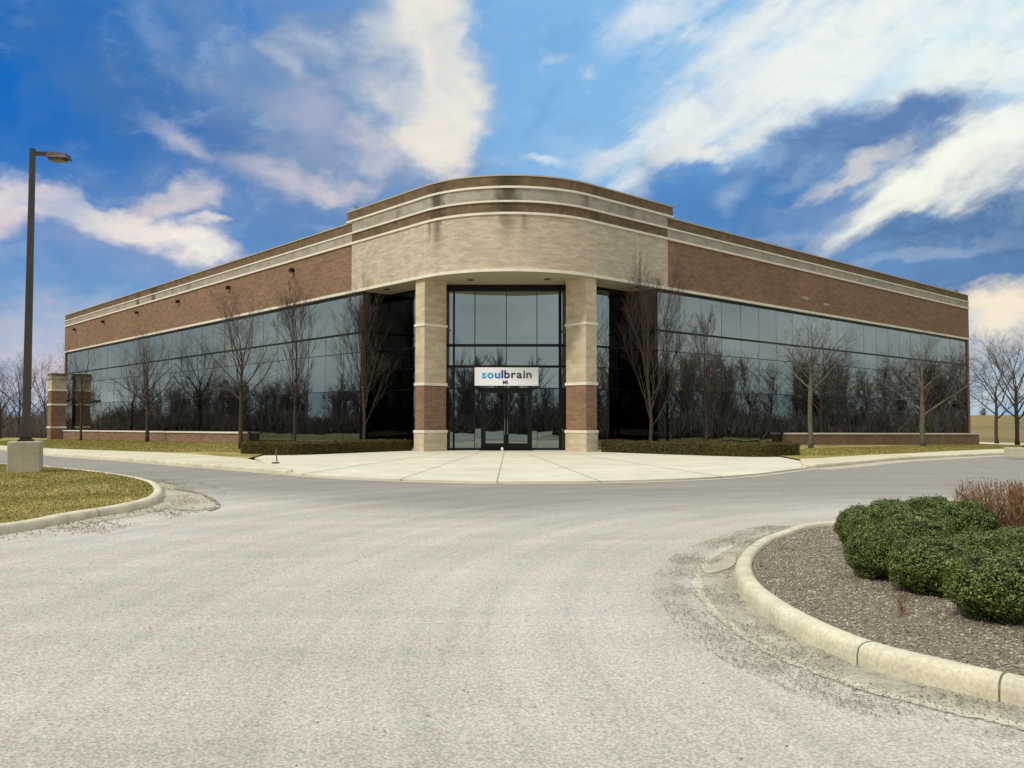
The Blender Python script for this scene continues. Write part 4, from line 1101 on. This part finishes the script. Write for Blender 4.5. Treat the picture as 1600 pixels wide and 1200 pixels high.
# ---- bare trees
def bare_tree(name, h, width, style, seed, trunk_h, r0, m_t, m_c, dens=1.0):
    r = random.Random(seed); tm, cm = MB(), MB()
    root = empty(name)
    def limb(p, d, length, rad, lvl, up):
        n = 5 if lvl < 2 else 3; pts = [p.copy()]; rr = [rad]; d = d.normalized(); dirs = [d.copy()]
        for i in range(n):
            d = (d + Vector((r.gauss(0, .12), r.gauss(0, .12), r.gauss(0, .06) + up))).normalized()
            p = p + d * length / n; pts.append(p.copy()); rr.append(rad * (1 - .70 * (i + 1) / n)); dirs.append(d.copy())
        (tm if lvl < 2 else cm).tube(pts, rr, 8 if lvl == 0 else (5 if lvl == 1 else 3), lvl < 1)
        return pts, rr, dirs
    maxl = 4
    def grow(p, d, length, rad, lvl):
        up = {'pear': .16, 'maple': .07, 'wide': .03}[style]
        pts, rr, dirs = limb(p, d, length, max(rad, .004), lvl, up)
        if lvl >= maxl: return
        cnt = ({1: 9, 2: 7, 3: 6} if style == 'pear' else {1: 8, 2: 6, 3: 5})[lvl]; cnt = max(2, int(cnt * dens * r.uniform(.8, 1.2)))
        for i in range(cnt):
            t = .22 + .78 * (i + r.random()) / cnt; k = min(int(t * (len(pts) - 1)), len(pts) - 2); f = t * (len(pts) - 1) - k
            q = pts[k].lerp(pts[k + 1], f); dd = dirs[k]
            side = dd.cross(Vector((r.gauss(0, 1), r.gauss(0, 1), r.gauss(0, 1)))).normalized()
            ang = {'pear': .42, 'maple': .7, 'wide': .85}[style] * r.uniform(.7, 1.2)
            nd = dd * math.cos(ang) + side * math.sin(ang)
            grow(q, nd, length * r.uniform(.42, .62) * (1.1 - .45 * t), max(.0035, rr[k] * .46), lvl + 1)
    # trunk
    top = trunk_h; pts, rr, dirs = [], [], []
    nseg = 8; H = h * (.80 if style == 'pear' else .62)
    p = Vector((0, 0, -.1)); 
    for i in range(nseg + 1):
        z = -.1 + (H + .1) * i / nseg; pts.append(Vector((.06 * h / 6 * noise.noise(Vector((seed, z * .4, 0))) * 2, .06 * h / 6 * noise.noise(Vector((0, z * .4, seed))) * 2, z)))
        rr.append(r0 * (1.25 if i == 0 else 1) * (1 - .8 * max(0, (z - trunk_h) / (H - trunk_h + .01)) * 1.0) if z > trunk_h else r0 * (1.3 if i == 0 else 1.0 - .15 * z / max(trunk_h, .1)))
    tm.tube(pts, rr, 10)
    nl = int({'pear': 20, 'maple': 13, 'wide': 9}[style] * (.7 + .3 * dens))
    for i in range(nl):
        t = (i + r.random() * .8) / nl; z = trunk_h + (H - trunk_h) * t
        k = z / H * nseg; ki = min(int(k), nseg - 1); q = pts[ki].lerp(pts[ki + 1], k - ki)
        a = i * 2.4 + r.uniform(-.4, .4)
        tilt = {'pear': .50 - .30 * t, 'maple': .95 - .65 * t, 'wide': 1.05 - .5 * t}[style] * r.uniform(.85, 1.1)
        d = Vector((math.cos(a) * math.sin(tilt), math.sin(a) * math.sin(tilt), math.cos(tilt)))
        reach_h = (h - z) * 1.02; reach_w = width / 2 / max(.2, math.sin(tilt)) * {'pear': .9, 'maple': 1.0, 'wide': 1.0}[style]
        ln = min(reach_h / max(.3, math.cos(tilt * .8)), reach_w * (1 - .3 * t)) * r.uniform(.8, 1.05)
        grow(q, d, ln, max(.010, r0 * (.34 if style == 'pear' else .46) * (1 - .5 * t)), 1)
    tm.build('trunk', m_t, parent=root, smooth=True); cm.build('crown', m_c, parent=root)
    return root
def place(root, x, y, z, label, group=None, rz=0, sc=1.0):
    root.location = (x, y, z); root.rotation_euler = (0, 0, rz); root.scale = (sc, sc, sc)
    tag(root, label, 'tree', group)
def at(u, Y): return (u - 800) / F * Y
GR = 'bare trees in front of the building'
TR_ = [ # u, Y, h, width, style, seed, trunk_h, r0, light bark, density, label
 (128, 70, 7.6, 4.0, 'maple', 1, 2.2, .10, 0, .9, 'slim bare tree by the low wall next to the brick pillar'),
 (231, 59, 7.2, 5.2, 'maple', 2, 1.9, .13, 0, 1.0, 'bare tree in front of the left wing, its dark trunk dividing low down'),
 (377, 40, 6.9, 4.4, 'maple', 3, 2.2, .10, 0, 1.0, 'bare tree at the left end of the left hedge'),
 (462, 43.0, 7.4, 3.0, 'pear', 4, 1.4, .07, 0, .85, 'upright bare tree behind the middle of the left hedge'),
 (568, 39.8, 7.0, 2.8, 'pear', 5, 1.0, .07, 0, .8, 'upright bare tree beside the recess left of the entrance'),
 (1014, 38.6, 7.5, 4.4, 'pear', 6, .9, .085, 0, .85, 'largest upright bare tree with upswept branches, right beside the right entrance pier'),
 (1102, 41.6, 6.3, 2.0, 'pear', 7, .9, .08, 0, .8, 'narrow bare tree behind the middle of the right hedge'),
 (1266, 41.3, 6.2, 4.6, 'wide', 8, 2.8, .115, 1, 1.0, 'bare tree with a tall clean pale trunk just past the right hedge'),
 (1441, 53.5, 7.4, 6.4, 'wide', 9, 1.9, .16, 1, 1.1, 'broad forked bare tree in front of the far end of the right wing'),
]
for (u, Y, h, w, st, sd_, th_, r0, lt, dn, lab) in TR_:
    x = at(u, Y); o = bare_tree('bare_tree', h, w, st, sd_, th_, r0, m_bark if lt else m_barkd, m_twig if st != 'pear' else m_twigr, dn)
    place(o, x, Y, g(x) + .08, lab, GR)
t1 = bare_tree('bare_tree', 9.2, 8.0, 'wide', 21, 2.4, .17, m_barkd, m_twig, 1.2)
place(t1, at(1556, 83), 83, g(at(1556, 83)), 'gnarled bare tree beyond the right end of the building', 'bare trees beyond the building')
t2 = bare_tree('bare_tree', 9.0, 7.6, 'maple', 22, 2.0, .18, m_barkd, m_twig, 1.2)
place(t2, at(1588, 73), 73, g(at(1588, 73)), 'bare tree with a thick trunk at the right frame edge', 'bare trees beyond the building')
t3 = bare_tree('bare_tree', 8.4, 7.4, 'maple', 23, 1.2, .15, m_barkd, m_twigr, 1.0)
place(t3, at(30, 96), 96, g(-60), 'bare tree in the thicket just left of the lamp post', 'bare trees behind the lamp post')
for u, Y, rz, sc, lab in ((70, 104, 1.0, 1.05, 'bare tree in the thicket between the lamp post and the brick pillar'), (2, 90, 2.2, .9, 'bare tree at the left frame edge')):
    o = copy_thing(t3); place(o, at(u, Y), Y, g(-60), lab, 'bare trees behind the lamp post', rz, sc)

# thicket and far woods
def brush(name, pts, n, h, seed, mt, label, wid=3.0, tw=.03):
    r = random.Random(seed); mb = MB(); P = [Vector(p) for p in pts]
    for _ in range(n):
        k = r.randrange(len(P) - 1); c = P[k].lerp(P[k + 1], r.random()); x = c.x + r.gauss(0, wid); y = c.y + r.gauss(0, wid)
        hh_ = h * (.55 + .45 * abs(noise.noise(Vector((x * .12, y * .12, seed)))) * 2) * r.uniform(.5, 1.0)
        d = Vector((r.gauss(0, .28), r.gauss(0, .28), 1)); b = Vector((x, y, g(x) - .2)) + Vector((0, 0, r.uniform(0, .5) * hh_))
        q = [b + d * (hh_ - b.z * 0) * t * .6 + Vector((r.gauss(0, .1), r.gauss(0, .1), 0)) for t in (0, .5, 1)]
        mb.tube(q, [tw, tw * .7, tw * .3], 3, False)
    tag(mb.build(name, mt), label, 'thicket', kind='stuff')
m_brush = simple('brush stems', srgb(112, 102, 94), .95, ns=.3, amt=.3)
brush('thicket', [(-66, 92), (-58, 108), (-75, 120), (-52, 98)], 9000, 5.2, 31, m_brush, 'dense brown winter thicket behind the lamp post at the far left')
def spruce_into(mb, x, y, h, w, r):
    for i in range(int(h * 120)):
        t = r.random() ** .8; z = h * (.06 + .94 * t); rad = w / 2 * (1 - t ** 1.5) * r.uniform(.3, 1.05); a = r.uniform(0, 6.28)
        p = Vector((x + math.cos(a) * rad, y + math.sin(a) * rad, z + g(x))); s = .26 * (1.15 - t * .5) * r.uniform(.6, 1.4)
        o = Vector((math.cos(a), math.sin(a), r.uniform(-.9, .3))) * s; sd2 = Vector((-math.sin(a), math.cos(a), 0)) * s * .6
        mb.face([p - o - sd2 * .6, p - o + sd2 * .6, p + o + sd2, p + o - sd2])
def woodland(name, line, n, hmin, hmax, seed, label, ever=.3, deep=8):
    r = random.Random(seed); mb = MB(); ev = MB(); P = [Vector(p) for p in line]
    for _ in range(n):
        k = r.randrange(len(P) - 1); c = P[k].lerp(P[k + 1], r.random()); x = c.x + r.gauss(0, deep * .5); y = c.y + r.gauss(0, deep * .5); h = r.uniform(hmin, hmax)
        if r.random() < ever: spruce_into(ev, x, y, h * .8, h * .75, r); continue
        base = Vector((x, y, g(x) - .2)); mb.tube([base, base + Vector((r.gauss(0, .2), r.gauss(0, .2), h * .6))], [.2, .08], 5, False)
        for j in range(70):
            z = h * r.uniform(.12, .75); a = r.uniform(0, 6.28); q = base + Vector((0, 0, z)); ti = r.uniform(.2, .9); ln = h * r.uniform(.18, .42) * (1.1 - z / h * .6)
            d = Vector((math.cos(a) * math.sin(ti), math.sin(a) * math.sin(ti), math.cos(ti)))
            e = q + d * ln; mb.tube([q, q + d * ln * .5, e], [.055, .035, .012], 3, False)
            for _k in range(4):
                q2 = q + d * ln * r.uniform(.3, 1); d2 = (d + Vector((r.gauss(0, .5), r.gauss(0, .5), r.gauss(.2, .4)))).normalized(); mb.tube([q2, q2 + d2 * ln * .4], [.03, .01], 3, False)
    i0 = len(mb.f)
    for f, in zip(ev.f): mb.raw([ev.v[k] for k in f], [(0, 1, 2, 3)], 1)
    # understorey
    o = mb.build(name, [m_brush, m_spruce]); tag(o, label, 'woodland', kind='stuff')
woodland('woodland_west', [(-92, 20), (-108, 60), (-128, 140)], 90, 8, 12, 41, 'belt of bare trees and evergreens across the road to the left, seen mirrored in the glass', .03)
woodland('woodland_east', [(86, 0), (98, 50), (112, 120)], 120, 10, 16, 42, 'belt of tall trees and evergreens to the right, seen mirrored in the glass', .07)
woodland('woodland_south', [(-60, -42), (0, -48), (60, -40)], 80, 8, 13, 43, 'trees behind the car park, seen mirrored in the entrance glass', .03)
brush('brush_west', [(-86, 10), (-100, 60), (-120, 150)], 16000, 5.6, 44, m_brush, 'brush along the woodland edge to the left, seen mirrored in the glass', 3, .10)
brush('brush_east', [(80, -10), (92, 50), (106, 130)], 16000, 6.8, 45, m_brush, 'brush along the woodland edge to the right, seen mirrored in the glass', 3, .10)
brush('brush_south', [(-60, -36), (0, -41), (60, -34)], 12000, 5.6, 46, m_brush, 'brush behind the car park, seen mirrored in the entrance glass', 2.5, .08)
woodland('woodland_far', [(110, 340), (230, 330), (330, 300)], 60, 6, 9, 47, 'distant low belt of trees on the rise beyond the right end of the building', .1, 14)
# far left horizon belt
woodland('woodland_northwest', [(-240, 330), (-110, 300), (-70, 200)], 40, 7, 11, 48, 'distant belt of bare trees beyond the thicket at the far left', .1, 14)

# pale low building across the road at the left, mirrored in the left wing
wh = empty('warehouse', (-104, 128, g(-104)), R_(-62)); tag(wh, 'pale low warehouse across the road to the left, seen mirrored in the glass', 'building')
mb = MB(); mb.box((0, 0, 2.6), (22, 12, 5.2)); mb.build('wall', m_white, parent=wh)
mb = MB(); mb.box((0, 0, 5.35), (22.6, 12.6, .3)); mb.build('roof', m_dark, parent=wh)
mb = MB(); mb.box((-5, -6.03, 1.8), (4, .1, 3.6)); mb.build('roller_door', m_greystone, parent=wh)

# right frame edge: pale pad with dark box; drain stake on the left
bx = G(1590, 713, .12); pad = empty('utility_box', (bx.x + .2, bx.y, .12 + g(bx.x)))
tag(pad, 'black utility box on a pale concrete pad by the sidewalk at the right frame edge', 'utility box')
mb = MB(); mb.box((-.25, 0, .17), (.75, .6, .40)); mb.build('concrete_pad', m_walk, parent=pad, bevel=.02)
mb = MB(); mb.box((.38, -.02, .20), (.42, .5, .40)); mb.box((.38, -.02, .41), (.46, .54, .04)); mb.build('cabinet', m_black, parent=pad, bevel=.01)
dr = G(433, 722, .1); st = empty('marker_stake', (dr.x, dr.y, .06))
tag(st, 'short rusty marker stake by the drain at the left end of the plaza', 'stake')
mb = MB(); mb.tube([Vector((0, 0, 0)), Vector((-.02, 0, .25)), Vector((-.04, 0, .48))], [.022, .02, .015], 6); mb.build('post', simple('rusty iron', srgb(118, 96, 70), .8, ns=12, amt=.3), parent=st)
mb = MB(); mb.box((-.05, 0, .02), (.22, .18, .03)); mb.build('drain_grate', m_dark, parent=st)
